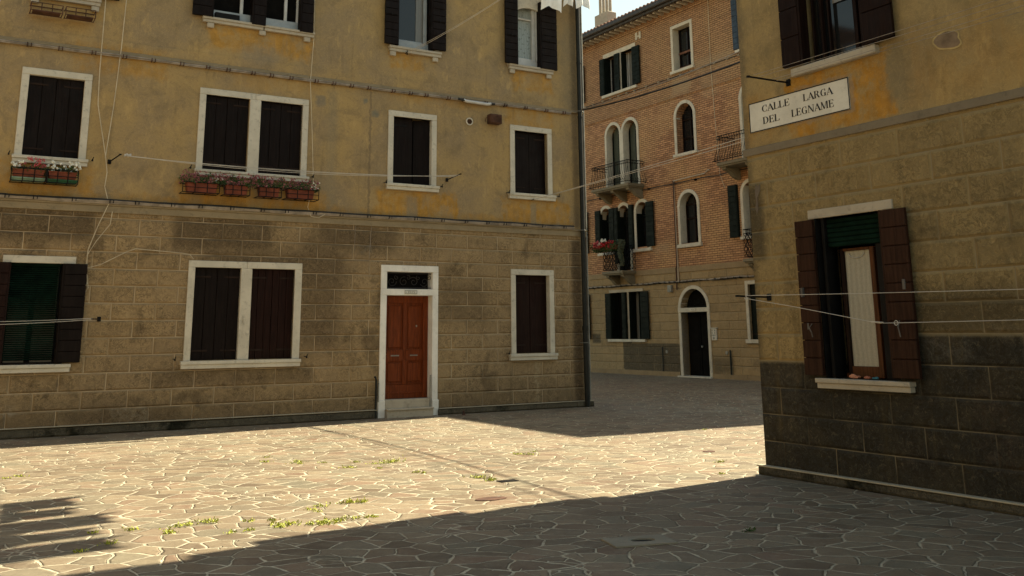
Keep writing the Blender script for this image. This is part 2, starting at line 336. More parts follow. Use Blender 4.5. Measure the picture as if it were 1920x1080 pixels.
# ---------------------------------------------------------------- mesh builder
SPLIT = {'clip', 'letter_slot', 'eave_bracket', 'ground_pipe', 'tap_cover', 'bell_button', 'shutter_hook', 'shelf', 'peg', 'wall_tie', 'shade_filler', 'pipe_clamp', 'lower_panel', 'curtain', 'inner_partition', 'vent_slat'}
class MB:
    def __init__(s): s.bm = bmesh.new()
    def box(s, x0, x1, y0, y1, z0, z1, bev=0., rot=None, piv=None):
        r = bmesh.ops.create_cube(s.bm, size=1.0); vs = r['verts']
        for v in vs:
            v.co = Vector(((x0 + x1) / 2 + v.co.x * (x1 - x0), (y0 + y1) / 2 + v.co.y * (y1 - y0), (z0 + z1) / 2 + v.co.z * (z1 - z0)))
        if bev:
            es = set(e for v in vs for e in v.link_edges)
            r2 = bmesh.ops.bevel(s.bm, geom=list(es), offset=bev, segments=1, affect='EDGES'); vs = r2['verts']
        if rot is not None:
            bmesh.ops.rotate(s.bm, verts=list(set(vs)), cent=Vector(piv), matrix=rot)
        return s
    def prism(s, outer, holes=(), y0=0., y1=.1):
        """outline in (x,z), extruded from y0 (front) to y1"""
        loops = [[Vector((p[0], p[1], 0)) for p in outer]] + [[Vector((p[0], p[1], 0)) for p in h] for h in holes]
        flat = [p for l in loops for p in l]
        tris = tessellate_polygon(loops)
        F = [s.bm.verts.new((p.x, y0, p.y)) for p in flat]; B = [s.bm.verts.new((p.x, y1, p.y)) for p in flat]
        for t in tris:
            a, b, c = (flat[i] for i in t)
            if (b - a).cross(c - a).z < 0: t = (t[0], t[2], t[1])
            try:
                s.bm.faces.new([F[t[0]], F[t[1]], F[t[2]]]); s.bm.faces.new([B[t[2]], B[t[1]], B[t[0]]])
            except ValueError: pass
        k = 0
        for l in loops:
            n = len(l)
            for i in range(n):
                a, b = k + i, k + (i + 1) % n
                try: s.bm.faces.new([F[a], B[a], B[b], F[b]])
                except ValueError: pass
            k += n
        return s
    def tube(s, pts, r=.01, seg=6, cap=True):
        pts = [Vector(p) for p in pts]; rings = []
        for i, p in enumerate(pts):
            d = (pts[min(i + 1, len(pts) - 1)] - pts[max(i - 1, 0)]).normalized()
            up = Vector((0, 0, 1)) if abs(d.z) < .9 else Vector((0, 1, 0))
            a = d.cross(up).normalized(); b = d.cross(a).normalized()
            rr = r[i] if isinstance(r, (list, tuple)) else r
            rings.append([s.bm.verts.new(p + a * (math.cos(2 * math.pi * k / seg) * rr) + b * (math.sin(2 * math.pi * k / seg) * rr)) for k in range(seg)])
        for q, t in zip(rings, rings[1:]):
            for k in range(seg): s.bm.faces.new([q[k], q[(k + 1) % seg], t[(k + 1) % seg], t[k]])
        if cap and seg > 2:
            s.bm.faces.new(rings[0][::-1]); s.bm.faces.new(rings[-1])
        return s
    def lathe(s, prof, c=(0, 0, 0), seg=12, axis='z'):
        rings = []
        for rr, h in prof:
            ring = []
            for k in range(seg):
                a = 2 * math.pi * k / seg; p = (math.cos(a) * rr, math.sin(a) * rr, h)
                if axis == 'y': p = (p[0], h, p[1])
                ring.append(s.bm.verts.new(Vector(c) + Vector(p)))
            rings.append(ring)
        for q, t in zip(rings, rings[1:]):
            for k in range(seg): s.bm.faces.new([q[k], q[(k + 1) % seg], t[(k + 1) % seg], t[k]])
        s.bm.faces.new(rings[0][::-1]); s.bm.faces.new(rings[-1]); return s
    def leaf(s, p, size, nrm=None, asp=.5):
        n = (nrm or Vector((random.uniform(-1, 1), random.uniform(-1, 1), random.uniform(-.2, 1)))).normalized()
        a = n.cross(Vector((random.uniform(-1, 1), random.uniform(-1, 1), random.uniform(-1, 1)))).normalized(); b = n.cross(a)
        p = Vector(p); a *= size; b *= size * asp
        vs = [s.bm.verts.new(q) for q in (p - a, p - b * .9 + n * size * .1, p + a, p + b * .9 + n * size * .1)]
        s.bm.faces.new(vs); return s
    def build(s, name, m, parent=None, label=None, smooth=False, recalc=True):
        if name in SPLIT:
            bm = s.bm; seen = set(); isl = []
            for v in bm.verts:
                if v in seen: continue
                st = [v]; seen.add(v); cur = []
                while st:
                    q = st.pop(); cur.append(q)
                    for e in q.link_edges:
                        w_ = e.other_vert(q)
                        if w_ not in seen: seen.add(w_); st.append(w_)
                isl.append(cur)
            if len(isl) > 1:
                o = None
                for cur in isl:
                    n_ = MB(); mp = {v: n_.bm.verts.new(v.co) for v in cur}; fs = set(f for v in cur for f in v.link_faces)
                    for f in fs: n_.bm.faces.new([mp[v] for v in f.verts])
                    o = n_.build(name, m, parent, label, smooth, recalc)
                return o
        if recalc: bmesh.ops.recalc_face_normals(s.bm, faces=s.bm.faces)
        me = bpy.data.meshes.new(name); s.bm.to_mesh(me); s.bm.free()
        me.materials.append(M[m] if isinstance(m, str) else m)
        if smooth:
            for f in me.polygons: f.use_smooth = True
        o = bpy.data.objects.new(name, me); COL.objects.link(o)
        if parent: o.parent = parent
        if label: o['label'] = label
        return o

def thing(name, label, cat, loc=(0, 0, 0), rz=0., group=None):
    o = bpy.data.objects.new(name, None); COL.objects.link(o); o.location = loc; o.rotation_euler = (0, 0, rz)
    o.empty_display_size = .2; o['label'] = label; o['category'] = cat
    if group: o['group'] = group
    return o
def tag(o, label, cat, group=None, frame=None):
    o['label'] = label; o['category'] = cat
    if group: o['group'] = group
    if frame: o.location = frame[0]; o.rotation_euler = (0, 0, frame[1])
    return o
def rect(x0, x1, z0, z1): return [(x0, z0), (x1, z0), (x1, z1), (x0, z1)]
def arch(x0, x1, z0, zs, zt, n=12):
    "opening with a round head: springing zs, crown zt"
    c = (x0 + x1) / 2; rx = (x1 - x0) / 2
    return [(x0, z0), (x1, z0)] + [(c + rx * math.cos(math.pi * i / n), zs + (zt - zs) * math.sin(math.pi * i / n)) for i in range(n + 1)]
def sagline(p, q, sag, n=14):
    p, q = Vector(p), Vector(q)
    return [p.lerp(q, i / n) - Vector((0, 0, 4 * sag * (i / n) * (1 - i / n))) for i in range(n + 1)]

FA = ((1.5546, 21.8536, 0), R(30.766)); FB = ((2.8219, 11.5536, 0), R(-58.5645)); FC = ((6.3446, 34.5621, 0), R(-58.5645))
def W(frame, s, y, z):
    return (Matrix.Translation(frame[0]) @ Matrix.Rotation(frame[1], 4, 'Z') @ Vector((s, y, z)))

# ---------------------------------------------------------------- ground
g = MB()
for (x0, x1, y0, y1) in ((-60, 60, -40, 90),):
    N = 1
    vs = [g.bm.verts.new(p) for p in ((x0 * 20, y0 * 20, 0), (x1 * 20, y0 * 20, 0), (x1 * 20, y1 * 20, 0), (x0 * 20, y1 * 20, 0))]
    g.bm.faces.new(vs)
go = g.build('ground', 'paving'); go['kind'] = 'structure'; go['label'] = 'irregular flagstone paving with pale joints'

# ================================================================ OCHRE HOUSE
HA = 9.8
A = thing('ochre_house', 'long ochre stucco house with grey block ground floor and red front door', 'house', *FA)
wins_m = [(-11.6, -10.48, 'closed'), (-8.61, -6.5, 'double'), (-4.79, -3.68, 'gap'), (-1.87, -.77, 'closed')]
hl, hu = [], []
# ground floor openings
hl += [rect(-11.5, -10.57, 1.16, 2.80), rect(-8.50, -7.67, 1.16, 2.80), rect(-7.46, -6.65, 1.16, 2.80), rect(-1.77, -.89, 1.16, 2.81), rect(-4.76, -3.75, .0, 2.81), rect(-15.0, -14.0, 1.16, 2.8)]
hu += [rect(-11.49, -10.60, 4.60, 6.03), rect(-8.50, -7.67, 4.60, 6.02), rect(-7.45, -6.62, 4.60, 6.02), rect(-4.67, -3.79, 4.60, 6.01), rect(-1.75, -.89, 4.60, 6.00), rect(-15, -14.1, 4.6, 6.0)]
hu += [rect(-11.5, -10.6, 7.54, 9.1), rect(-8.50, -7.67, 7.54, 9.1), rect(-7.45, -6.62, 7.54, 9.1), rect(-4.67, -3.75, 7.52, 9.1), arch(-1.77, -.83, 7.52, 8.75, 9.0), rect(-15, -14.1, 7.54, 9.1)]
hl[4] = rect(-4.76, -3.75, .001, 2.81)
lw = MB(); lw.prism([(-18, -.3), (-4.83, -.3), (-4.83, 2.87), (-3.68, 2.87), (-3.68, -.3), (.11, -.3), (.11, 3.72), (-18, 3.72)], [h for i, h in enumerate(hl) if i != 4], 0, .32)
lw.build('ground_floor_wall', 'lowA', A)
MB().prism(rect(-18, .11, 3.72, HA), hu, .002, .32).build('upper_wall', 'upA', A)
b = MB(); b.box(-.2, .11, .32, 11, -.3, HA); b.box(-18, -17.7, .32, 11, -.3, HA); b.box(-18, .11, 11, 11.3, -.3, HA); b.build('rear_and_side_walls', 'upA', A)
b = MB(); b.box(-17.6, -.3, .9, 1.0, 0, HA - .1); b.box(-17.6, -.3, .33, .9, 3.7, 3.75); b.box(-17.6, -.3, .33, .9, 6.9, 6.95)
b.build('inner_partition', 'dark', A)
# roof with eaves, overhang flared leftward to shape its ground shadow
r = MB()
vs = [r.bm.verts.new(p) for p in ((-18.3, -.85, HA), (.35, -.25, HA), (.35, 11.5, HA), (-18.3, 11.5, HA), (-18.3, 5.5, HA + 2.2), (.35, 5.5, HA + 2.2), (-18.3, -.85, HA + .14), (.35, -.25, HA + .14), (.35, 11.5, HA + .14), (-18.3, 11.5, HA + .14))]
for f in ((0, 1, 2, 3), (0, 6, 7, 1), (6, 4, 5, 7), (4, 9, 8, 5), (3, 2, 8, 9), (0, 3, 9, 4, 6), (1, 7, 5, 8, 2)): r.bm.faces.new([vs[i] for i in f])
r.build('roof', 'tile', A)
# string courses
b = MB(); b.box(-18, .135, -.028, 0, 3.70, 3.82, .006); b.box(-18, .135, -.05, 0, 3.82, 3.86, .008); b.build('lower_string_course', 'bandA', A)
b = MB(); b.box(-18, .14, -.045, 0, 6.56, 6.60, .01); b.box(-18, .14, -.022, 0, 6.60, 6.635, .005); b.build('upper_string_course', 'bandA', A)
MB().box(-18, .13, -.012, .001, 6.637, 6.82, .003).build('upper_string_fascia', 'upA', A)
# plinth: uneven stone foot, wavering height
def plinth(parent, x0, x1, top0, top1, proj, gaps=(), mat='plinth', step=.17):
    b = MB(); x = x0
    while x < x1 - .01:
        xe = min(x + step * random.uniform(.7, 1.3), x1)
        if not any(g0 < (x + xe) / 2 < g1 for g0, g1 in gaps):
            t = top0 + (top1 - top0) * (x - x0) / (x1 - x0)
            pr = proj * random.uniform(.85, 1.1)
            b.box(x, xe + .001, -pr, .0, -.2, t + random.uniform(-.006, .003), .006)
        x = xe
    return b.build('plinth', mat, parent)
plinth(A, -18, -4.93, .15, .13, .085, step=.8); plinth(A, -3.62, .17, .115, .105, .085, step=.8)
b = MB(); b.box(-18, -4.94, -.098, 0, .15, .163, .003); b.build('plinth_cap', 'cap', A); b = MB(); b.box(-3.6, .16, -.098, 0, .118, .130, .003); b.build('plinth_cap', 'cap', A)

def frame(parent, x0, x1, z0, z1, t=.12, d=.022, dep=.12, mat='stone', openings=None, label=None, head=.12, bottom=False):
    "stone surround built as its own pieces: jambs, lintel"
    b = MB()
    ops = openings or [(x0 + t, x1 - t)]
    if openings:
        m_ = (openings[0][1] + openings[1][0]) / 2
        b.box(x0, m_ - .002, -d, dep, z1 - head, z1, .007); b.box(m_ + .002, x1, -d, dep, z1 - head, z1, .007)
    else: b.box(x0, x1, -d, dep, z1 - head, z1, .007)
    xs = [x0] + [v for o in ops for v in o] + [x1]
    for i in range(0, len(xs), 2):
        b.box(xs[i], xs[i + 1], -d, dep, z0, z1 - head - .001, .007)
    return b.build('window', mat, parent, label)
def sill(parent, x0, x1, z0, z1, proj=.09, mat='stone', corbels=(), cz=.1, split=None):
    b = MB(); zc = z0 + (z1 - z0) * .55
    segs = [(x0, x1)] if not split else [(x0, split - .003), (split + .003, x1)]
    for a, c in segs:
        b.box(a, c, -proj, .1, zc, z1, .006); b.box(a + .01, c - .01, -proj + .02, .0, z0, zc - .001, .006)
    for cx in corbels: b.box(cx - .065, cx + .065, -proj + .03, 0, z0 - cz, z0 - .001, .012)
    return b.build('sill', mat, parent)
def boards(parent, x0, x1, z0, z1, y, n, mat, hinges=True, th=.03, split=True, label=None, name='shutter'):
    "closed board shutter: vertical planks with gaps, a wider slit between the two leaves, strap hinges"
    b = MB(); wd = (x1 - x0) / n
    for i in range(n):
        g0 = .003; g1 = .003
        if split and i == n // 2: g0 = .006
        b.box(x0 + i * wd + g0, x0 + (i + 1) * wd - g1, y + random.uniform(-.003, .003), y + th, z0 + .005, z1 - .005, .003)
    b.box(x0, x1, y + th, y + th + .02, z0, z1)
    o = b.build(name, mat, parent, label)
    if hinges:
        L = (x1 - x0) * .36
        for zz in (z0 + (z1 - z0) * .1, z0 + (z1 - z0) * .9):
            for xa, xb in ((x0 + .01, x0 + L), (x1 - L, x1 - .01)): MB().box(xa, xb, y - .009, y - .002, zz - .016, zz + .016, .002).build('strap_hinge', 'hinge', parent)
    return o
def leaf_panel(parent, x0, x1, z0, z1, y, mat, n=9, side=1, th=.032, edge=True, hor=True, label=None, hw=True):
    """an open shutter: an outer panel of horizontal boards standing off the wall, and its inner fold
    running back to the jamb on the side of the opening. side=+1: opening lies to the right"""
    b = MB(); h = (z1 - z0) / n
    for i in range(n):
        b.box(x0, x1, y, y + th, z0 + i * h + .004, z0 + (i + 1) * h - .004, .004)
    b.box(x0 + .004, x1 - .004, y + th, y + th + .014, z0, z1)
    if edge:
        if side > 0: b.box(x1 - .002, x1 + .03, y + .01, .06, z0, z1, .004)
        else: b.box(x0 - .03, x0 + .002, y + .01, .06, z0, z1, .004)
    o = b.build('shutter', mat, parent, label)
    if hw:
        k = MB(); zz = z0 + (z1 - z0) * .42
        k.tube([(x0 + .02, y - .006, zz), ((x0 + x1) / 2, y - .012, zz), (x1 - .02, y - .006, zz - .004)], .007, 5)
        k.box((x0 + x1) / 2 - .01, (x0 + x1) / 2 + .01, y - .02, y, zz - .035, zz + .02, .003)
        k.build('latch_bar', 'iron', parent)
    return o
def stays(parent, xs, z):
    for x in xs:
        b = MB(); b.tube([(x, 0, z), (x, -.12, z), (x + .015, -.13, z + .045)], .008, 5); b.box(x - .012, x + .012, -.14, -.11, z - .03, z + .01, .004)
        b.build('shutter_stay', 'iron', parent)

# middle row, closed shutters
f1 = frame(A, -11.60, -10.48, 4.60, 6.14); sill(f1, -11.63, -10.44, 4.475, 4.60); boards(f1, -11.48, -10.60, 4.60, 6.02, .055, 4, 'shut'); stays(f1, (-11.68, -10.38), 4.60)
f1['label'] = 'leftmost first-floor window with four plain boards closed'
f2 = frame(A, -8.61, -6.50, 4.59, 6.14, openings=[(-8.49, -7.665), (-7.45, -6.62)]); sill(f2, -8.64, -6.46, 4.48, 4.59, split=-7.55)
boards(f2, -8.49, -7.667, 4.60, 6.02, .055, 4, 'shut'); boards(f2, -7.45, -6.622, 4.60, 6.02, .055, 4, 'shut'); stays(f2, (-8.72, -6.40), 4.60)
f3 = frame(A, -4.79, -3.68, 4.60, 6.13); sill(f3, -4.83, -3.63, 4.47, 4.60)
b = MB(); b.box(-4.66, -4.20, .09, .12, 4.60, 6.01, .003); b.build('shutter', 'shut', f3)
b = MB(); b.box(0, .46, -.015, .015, 4.61, 6.0, .003, Matrix.Rotation(R(-12), 3, 'Z'), (0, 0, 0)); o = b.build('shutter', 'shut', f3); o.location = (-4.15, .17, 0)
b = MB(); b.box(-4.62, -4.34, .082, .089, 5.83, 5.86, .002); b.build('strap_hinge', 'iron', f3)
stays(f3, (-4.86, -3.60), 4.60)
f4 = frame(A, -1.87, -.77, 4.59, 6.12); sill(f4, -1.93, -.71, 4.46, 4.59); boards(f4, -1.75, -.89, 4.60, 6.0, .10, 2, 'shut'); stays(f4, (-1.97, -.67), 4.58)
# ground floor
f5 = MB(); f5.box(-11.60, -10.49, -.03, .2, 2.80, 2.92, .006); f5 = f5.build('window', 'stone', A, 'ground-floor window with green slatted blind')
sill(f5, -11.62, -10.44, 1.02, 1.15)
leaf_panel(f5, -11.95, -11.50, 1.18, 2.80, -.10, 'shutred', 9, 1); leaf_panel(f5, -10.66, -10.31, 1.17, 2.80, -.10, 'shut', 9, -1)
b = MB()
for i in range(44):
    zz = 1.22 + i * .0355
    b.box(-11.46, -10.72, .10, .125, zz, zz + .02, 0, Matrix.Rotation(R(-28), 3, 'X'), (-11, .11, zz + .01))
b.box(-11.48, -10.70, .08, .14, 2.76, 2.80); b.tube([(-11.25, .09, 1.2), (-11.25, .09, 2.78)], .002, 4); b.tube([(-10.95, .09, 1.2), (-10.95, .09, 2.78)], .002, 4)
b.build('blind', 'greenslat', f5)
b = MB(); b.box(-11.5, -10.57, .2, .21, 1.16, 2.80); b.build('pane', 'glass', f5)
b = MB(); b.box(-11.5, -11.44, .14, .2, 1.16, 2.8); b.box(-10.68, -10.57, .14, .2, 1.16, 2.8); b.box(-11.13, -11.05, .15, .2, 1.16, 2.8); b.box(-11.5, -10.57, .0, .12, 1.14, 1.18, .004); b.build('sash', 'shut', f5)
f6 = frame(A, -8.62, -6.51, 1.15, 2.92, openings=[(-8.50, -7.67), (-7.465, -6.65)]); sill(f6, -8.67, -6.49, 1.015, 1.15)
boards(f6, -8.50, -7.67, 1.16, 2.80, .06, 4, 'shut'); boards(f6, -7.465, -6.65, 1.16, 2.80, .06, 6, 'shutred'); stays(f6, (-8.78, -6.40), 1.19)
f6['label'] = 'wide ground-floor window with two pairs of closed dark shutters'
f7 = frame(A, -1.88, -.78, 1.15, 2.93); sill(f7, -1.94, -.74, 1.015, 1.15); boards(f7, -1.765, -.90, 1.16, 2.81, .12, 2, 'shutred'); stays(f7, (-2.0,), 1.17)
# upper row, open shutters
def upwin(x0, x1, c, mat='curtaingrey', arched=False):
    if arched: o = MB().prism(rect(x0 - .05, x1 + .05, 7.5, 9.2), [arch(x0 + .1, x1 - .1, 7.51, 8.62, 8.93)], -.008, .03).build('window', 'stone', A)
    else: o = frame(A, x0, x1, 7.52, 9.22)
    sill(o, x0 - .03, x1 + .03, 7.40, 7.52, mat='stone_dull', corbels=c); return o
u0 = upwin(-11.58, -10.48, (-11.52, -10.54)); leaf_panel(u0, -11.9, -11.55, 7.56, 9.1, -.10, 'shut', 9, 1, hw=False); leaf_panel(u0, -10.5, -10.15, 7.56, 9.1, -.10, 'shut', 9, -1, hw=False)
b = MB(); b.box(-11.5, -10.6, .14, .15, 7.54, 9.1); b.build('pane', 'glass', u0)
u2 = frame(A, -8.61, -6.50, 7.52, 9.22, openings=[(-8.49, -7.665), (-7.45, -6.62)]); sill(u2, -8.66, -6.45, 7.42, 7.53, mat='stone_dull', corbels=(-8.5, -7.5, -6.6), split=-7.48)
leaf_panel(u2, -8.86, -8.50, 7.52, 9.1, -.11, 'shut', 8, 1, hw=False); leaf_panel(u2, -7.70, -7.46, 7.50, 9.1, -.11, 'shut', 8, -1, hw=False); leaf_panel(u2, -6.74, -6.50, 7.50, 9.1, -.11, 'shut', 8, -1, hw=False)
b = MB(); b.box(-8.5, -6.6, .17, .18, 7.5, 9.15); b.build('pane', 'dark', u2)
b = MB()
for xa, xb in ((-8.49, -7.67), (-7.45, -6.63)):
    b.box(xa, xb, .05, .09, 7.53, 7.72, .004)
b.build('lower_panel', 'greymetal', u2)
b = MB()
for xx in (-7.93, -7.05, -6.80): b.box(xx, xx + .06, .08, .12, 7.7, 9.1, .004)
b.box(-8.49, -8.45, .05, .1, 7.5, 7.75, .003); b.build('sash', 'whiteframe', u2)
b = MB(); b.box(-8.42, -7.95, -.02, .045, 7.535, 7.66, .01); b.build('ledge_box', 'iron', u2)
u3 = upwin(-4.79, -3.63, (-4.73, -3.74)); leaf_panel(u3, -4.95, -4.66, 7.53, 9.1, -.12, 'shut', 10, 1); leaf_panel(u3, -3.84, -3.52, 7.55, 9.1, -.12, 'shut', 10, -1)
b = MB(); b.box(-4.67, -3.75, .14, .15, 7.7, 9.1); b.build('pane', 'glass', u3)
b = MB(); b.box(-4.14, -3.98, .125, .138, 7.7, 9.1); b.build('curtain', 'curtaingrey', u3)
b = MB(); b.box(-4.67, -3.75, .07, .11, 7.52, 7.70, .004); b.box(-3.98, -3.90, .07, .12, 7.7, 9.1, .004); b.box(-4.66, -3.98, .12, .13, 7.70, 7.735, .002); b.build('lower_panel', 'greymetal', u3)
u4 = upwin(-1.88, -.74, (-1.81, -.83), arched=True); leaf_panel(u4, -2.03, -1.72, 7.51, 9.1, -.12, 'shut', 10, 1); leaf_panel(u4, -1.06, -.64, 7.50, 9.1, -.12, 'shut', 10, -1)
b = MB(); b.box(-1.77, -.83, .14, .15, 7.7, 9.05); b.build('pane', 'curtaindots', u4)
b = MB(); b.box(-1.77, -.83, .07, .11, 7.52, 7.70, .004); b.box(-1.21, -1.13, .07, .139, 7.7, 9.0, .004); b.box(-1.77, -1.12, .10, .139, 7.70, 7.74, .003); b.box(-1.77, -1.05, .10, .138, 8.66, 8.70, .003); b.box(-1.12, -1.0, .05, .13, 7.7, 9.0, .003); b.build('sash', 'whiteframe', u4)

# front door
df = MB()
df.box(-4.89, -4.76, -.03, .26, .33, 2.345, .006); df.box(-3.75, -3.62, -.03, .26, .30, 2.345, .006)
df.box(-4.89, -3.62, -.03, .26, 2.345, 2.47, .006); df.box(-4.89, -4.76, -.03, .26, 2.471, 2.81, .006); df.box(-3.75, -3.62, -.03, .26, 2.471, 2.81, .006)
df.box(-4.89, -3.62, -.03, .26, 2.811, 2.94, .006)
df.box(-4.91, -4.76, -.045, .05, -.05, .329, .012); df.box(-3.75, -3.60, -.045, .05, -.05, .299, .012)
df = df.build('door_surround', 'white', A)
st = MB(); st.box(-4.755, -3.755, -.02, .3, .15, .33, .008); st.box(-4.755, -3.755, -.16, .0, .135, .165, .006); st.box(-4.75, -3.76, -.13, .0, -.05, .134, .006); st.build('doorstep', 'stone_dull', df)
d = MB(); y = .19
d.box(-4.755, -3.755, y + .03, y + .06, .335, 2.34)
d.box(-4.755, -4.66, y, y + .03, .335, 2.34, .004); d.box(-3.86, -3.755, y - .02, y + .03, .335, 2.34, .004)
d.box(-4.66, -3.86, y, y + .03, 2.20, 2.34, .004); d.box(-4.66, -3.86, y, y + .03, .335, .60, .004); d.box(-4.66, -3.86, y, y + .03, 1.06, 1.28, .004); d.box(-4.30, -4.22, y, y + .03, .60, 2.20, .004)
for (xa, xb) in ((-4.62, -4.34), (-4.18, -3.90)):
    for (za, zb) in ((.66, 1.02), (1.32, 2.14)):
        d.box(xa, xb, y + .008, y + .031, za, zb, .008)
d.box(-4.66, -3.86, y - .016, y, .43, .46, .004)
for xa, xb in ((-4.64, -4.31), (-4.21, -3.88)):
    for zz in (.61, 1.26): d.box(xa, xb, y - .008, y + .0, zz, zz + .02, .003)
d = d.build('door', 'door', A, 'varnished red-brown front door with four panels')
k = MB(); k.lathe([(.028, y - .035), (.030, y - .02), (.018, y - .012), (.020, y)], (-4.70, 0, 1.19), 12, 'y'); k.build('knob', simple('brass', (.45, .30, .12), .35, .1, metal=.8), d, smooth=True)
k = MB(); k.box(-4.56, -4.38, y - .006, y, 1.15, 1.175, .003); k.box(-4.14, -3.97, y - .006, y, 1.15, 1.175, .003); k.box(-4.02, -3.99, y - .01, y, 1.72, 1.76, .003); k.build('letter_slot', 'zinc', d)
k = MB(); k.box(-4.76, -3.75, .2, .21, 2.47, 2.81); k.build('pane', 'dark', df)
k = MB()
def scroll(b, cx, cz, r0, turns, sgn, yy, start=0., rad=.007):
    pts = []
    for i in range(22):
        t = i / 21; a = start + sgn * turns * 2 * math.pi * t; rr = r0 * (1 - .8 * t)
        pts.append((cx + rr * math.cos(a), yy, cz + rr * math.sin(a)))
    b.tube(pts, rad, 4)
for i, cx in enumerate((-4.62, -4.36, -4.14, -3.9)):
    scroll(k, cx, 2.62, .10, 1.3, 1 if i % 2 else -1, .06, 1.2 * i)
    scroll(k, cx + .1, 2.70, .05, 1.1, -1 if i % 2 else 1, .06, 2)
k.tube([(-4.76, .06, 2.50), (-3.75, .06, 2.50)], .008, 4); k.tube([(-4.76, .06, 2.78), (-3.75, .06, 2.78)], .008, 4)
k.build('transom_grille', simple('weathered_iron', (.02, .017, .015), .5, .3), df)

# ---- letters drawn as outlines (serif capitals and figures), unit height
def ell(cx, cz, rx, rz, a0, a1, n=12): return [(cx + rx * math.cos(R(a0 + (a1 - a0) * i / n)), cz + rz * math.sin(R(a0 + (a1 - a0) * i / n))) for i in range(n + 1)]
def crescent(cx, cz, rx, rz, th, tn, a0, a1):
    "thick-thin curved stroke: thick at the sides, thin at top and bottom"
    o = ell(cx, cz, rx, rz, a0, a1, 16)
    i_ = ell(cx + 0, cz, rx - th, rz - tn, a1, a0, 16); return o + i_
T, t_ = .17, .045
def stem(x): return [(x, .0), (x + T, .0), (x + T, 1), (x, 1)]
def serif(x, z): return [(x - .05, z), (x + T + .05, z), (x + T + .05, z + t_), (x - .05, z + t_)]
G = {
 'L': (.72, [stem(.08), serif(.08, 0), serif(.08, 1 - t_), [(.29, 0), (.66, 0), (.70, .26), (.66, .26), (.58, t_), (.29, t_)]]),
 'E': (.74, [stem(.08), serif(.08, 0), serif(.08, 1 - t_), [(.29, 0), (.66, 0), (.70, .26), (.66, .26), (.58, t_), (.29, t_)], [(.29, 1 - t_), (.56, 1 - t_), (.62, .78), (.66, .78), (.64, 1), (.29, 1)], [(.29, .48), (.46, .48), (.48, .38), (.52, .38), (.52, .64), (.48, .64), (.46, .54), (.29, .54)]]),
 'D': (.86, [stem(.08), serif(.08, 0), serif(.08, 1 - t_), [(.29, 1)] + ell(.34, .5, .46, .5, 90, -90, 14) + [(.29, 0), (.29, t_)] + ell(.32, .5, .30, .455, -90, 90, 14) + [(.29, 1 - t_)]]),
 'C': (.80, [crescent(.45, .5, .40, .5, .17, .04, 62, 298), [(.62, .93), (.67, .66), (.71, .66), (.71, 1.0), (.67, 1.0)], [(.60, .04), (.72, .30), (.75, .28), (.66, .02)]]),
 'G': (.88, [crescent(.45, .5, .40, .5, .17, .04, 62, 298), [(.62, .93), (.67, .66), (.71, .66), (.71, 1.0), (.67, 1.0)], [(.60, .03), (.60, .42), (.76, .42), (.76, .03)], [(.54, .42), (.82, .42), (.82, .46), (.54, .46)]]),
 'A': (.86, [[(.36, 1), (.46, 1), (.86, 0), (.66, 0), (.34, .88)], [(.33, .86), (.36, .82), (.12, .03), (.07, .03)], [(.0, 0), (.22, 0), (.22, .04), (.0, .04)], [(.60, -.0), (.92, -.0), (.92, -.04), (.60, -.04)], [(.21, .30), (.50, .30), (.49, .345), (.22, .345)]]),
 'R': (.88, [stem(.08), serif(.08, 0), serif(.08, 1 - t_), [(.29, 1)] + ell(.36, .755, .30, .245, 90, -90, 12) + [(.29, .51), (.29, .55)] + ell(.34, .755, .17, .205, -90, 90, 12) + [(.29, .96)], [(.36, .50), (.54, .50), (.78, .03), (.88, .03), (.88, 0), (.62, 0)]]),
 'N': (.94, [[(.12, 0), (.165, 0), (.165, .90), (.12, .90)], [(.78, 0), (.825, 0), (.825, 1), (.78, 1)], [(.05, 1), (.26, 1), (.81, .10), (.81, 0), (.70, 0), (.10, .96)], [(.03, 0), (.25, 0), (.25, .04), (.03, .04)], [(.69, .96), (.91, .96), (.91, 1), (.69, 1)]]),
 'M': (1.08, [[(.12, 0), (.165, 0), (.165, .90), (.12, .90)], [(.80, 0), (.97, 0), (.97, 1), (.80, 1)], [(.05, 1), (.25, 1), (.56, .06), (.50, .0), (.44, .0), (.10, .96)], [(.52, .18), (.57, .10), (.79, .98), (.75, .98)], [(.03, 0), (.25, 0), (.25, .04), (.03, .04)], [(.74, 0), (1.03, 0), (1.03, .04), (.74, .04)]]),
 '1': (.42, [[(.15, 0), (.30, 0), (.30, 1), (.22, 1), (.10, .85), (.15, .82)]]),
 '9': (.66, [crescent(.33, .68, .27, .32, .12, .08, 0, 359), [(.48, .68), (.60, .68), (.5, .2), (.2, 0), (.14, .08), (.40, .25)]]),
 '2': (.66, [[(.08, 0), (.60, 0), (.60, .12), (.08, .12)], [(.08, .10), (.22, .10), (.58, .58), (.44, .60)], crescent(.34, .70, .25, .30, .12, .09, -20, 170)]),
 '5': (.66, [[(.12, .5), (.22, .5), (.22, 1), (.12, 1)], [(.12, .88), (.56, .88), (.56, 1), (.12, 1)], crescent(.32, .32, .26, .32, .12, .09, 110, -150)]),
}
def lettering(words, base, H, y, mat, parent, name='lettering'):
    b = MB()
    for txt, x0, x1 in words:
        tot = sum(G[c][0] for c in txt); k = (x1 - x0) / tot; x = x0
        for c in txt:
            wd, polys = G[c]
            for i, P in enumerate(polys): b.prism([(x + p[0] * k, base + p[1] * H) for p in P], (), y - .0004 * (i % 3), y + .004)
            x += wd * k
    return b.build(name, mat, parent)
pl = MB(); pl.box(-4.38, -4.10, -.042, -.03, 2.37, 2.45, .003); pl = pl.build('number_plate', 'signwhite', df)
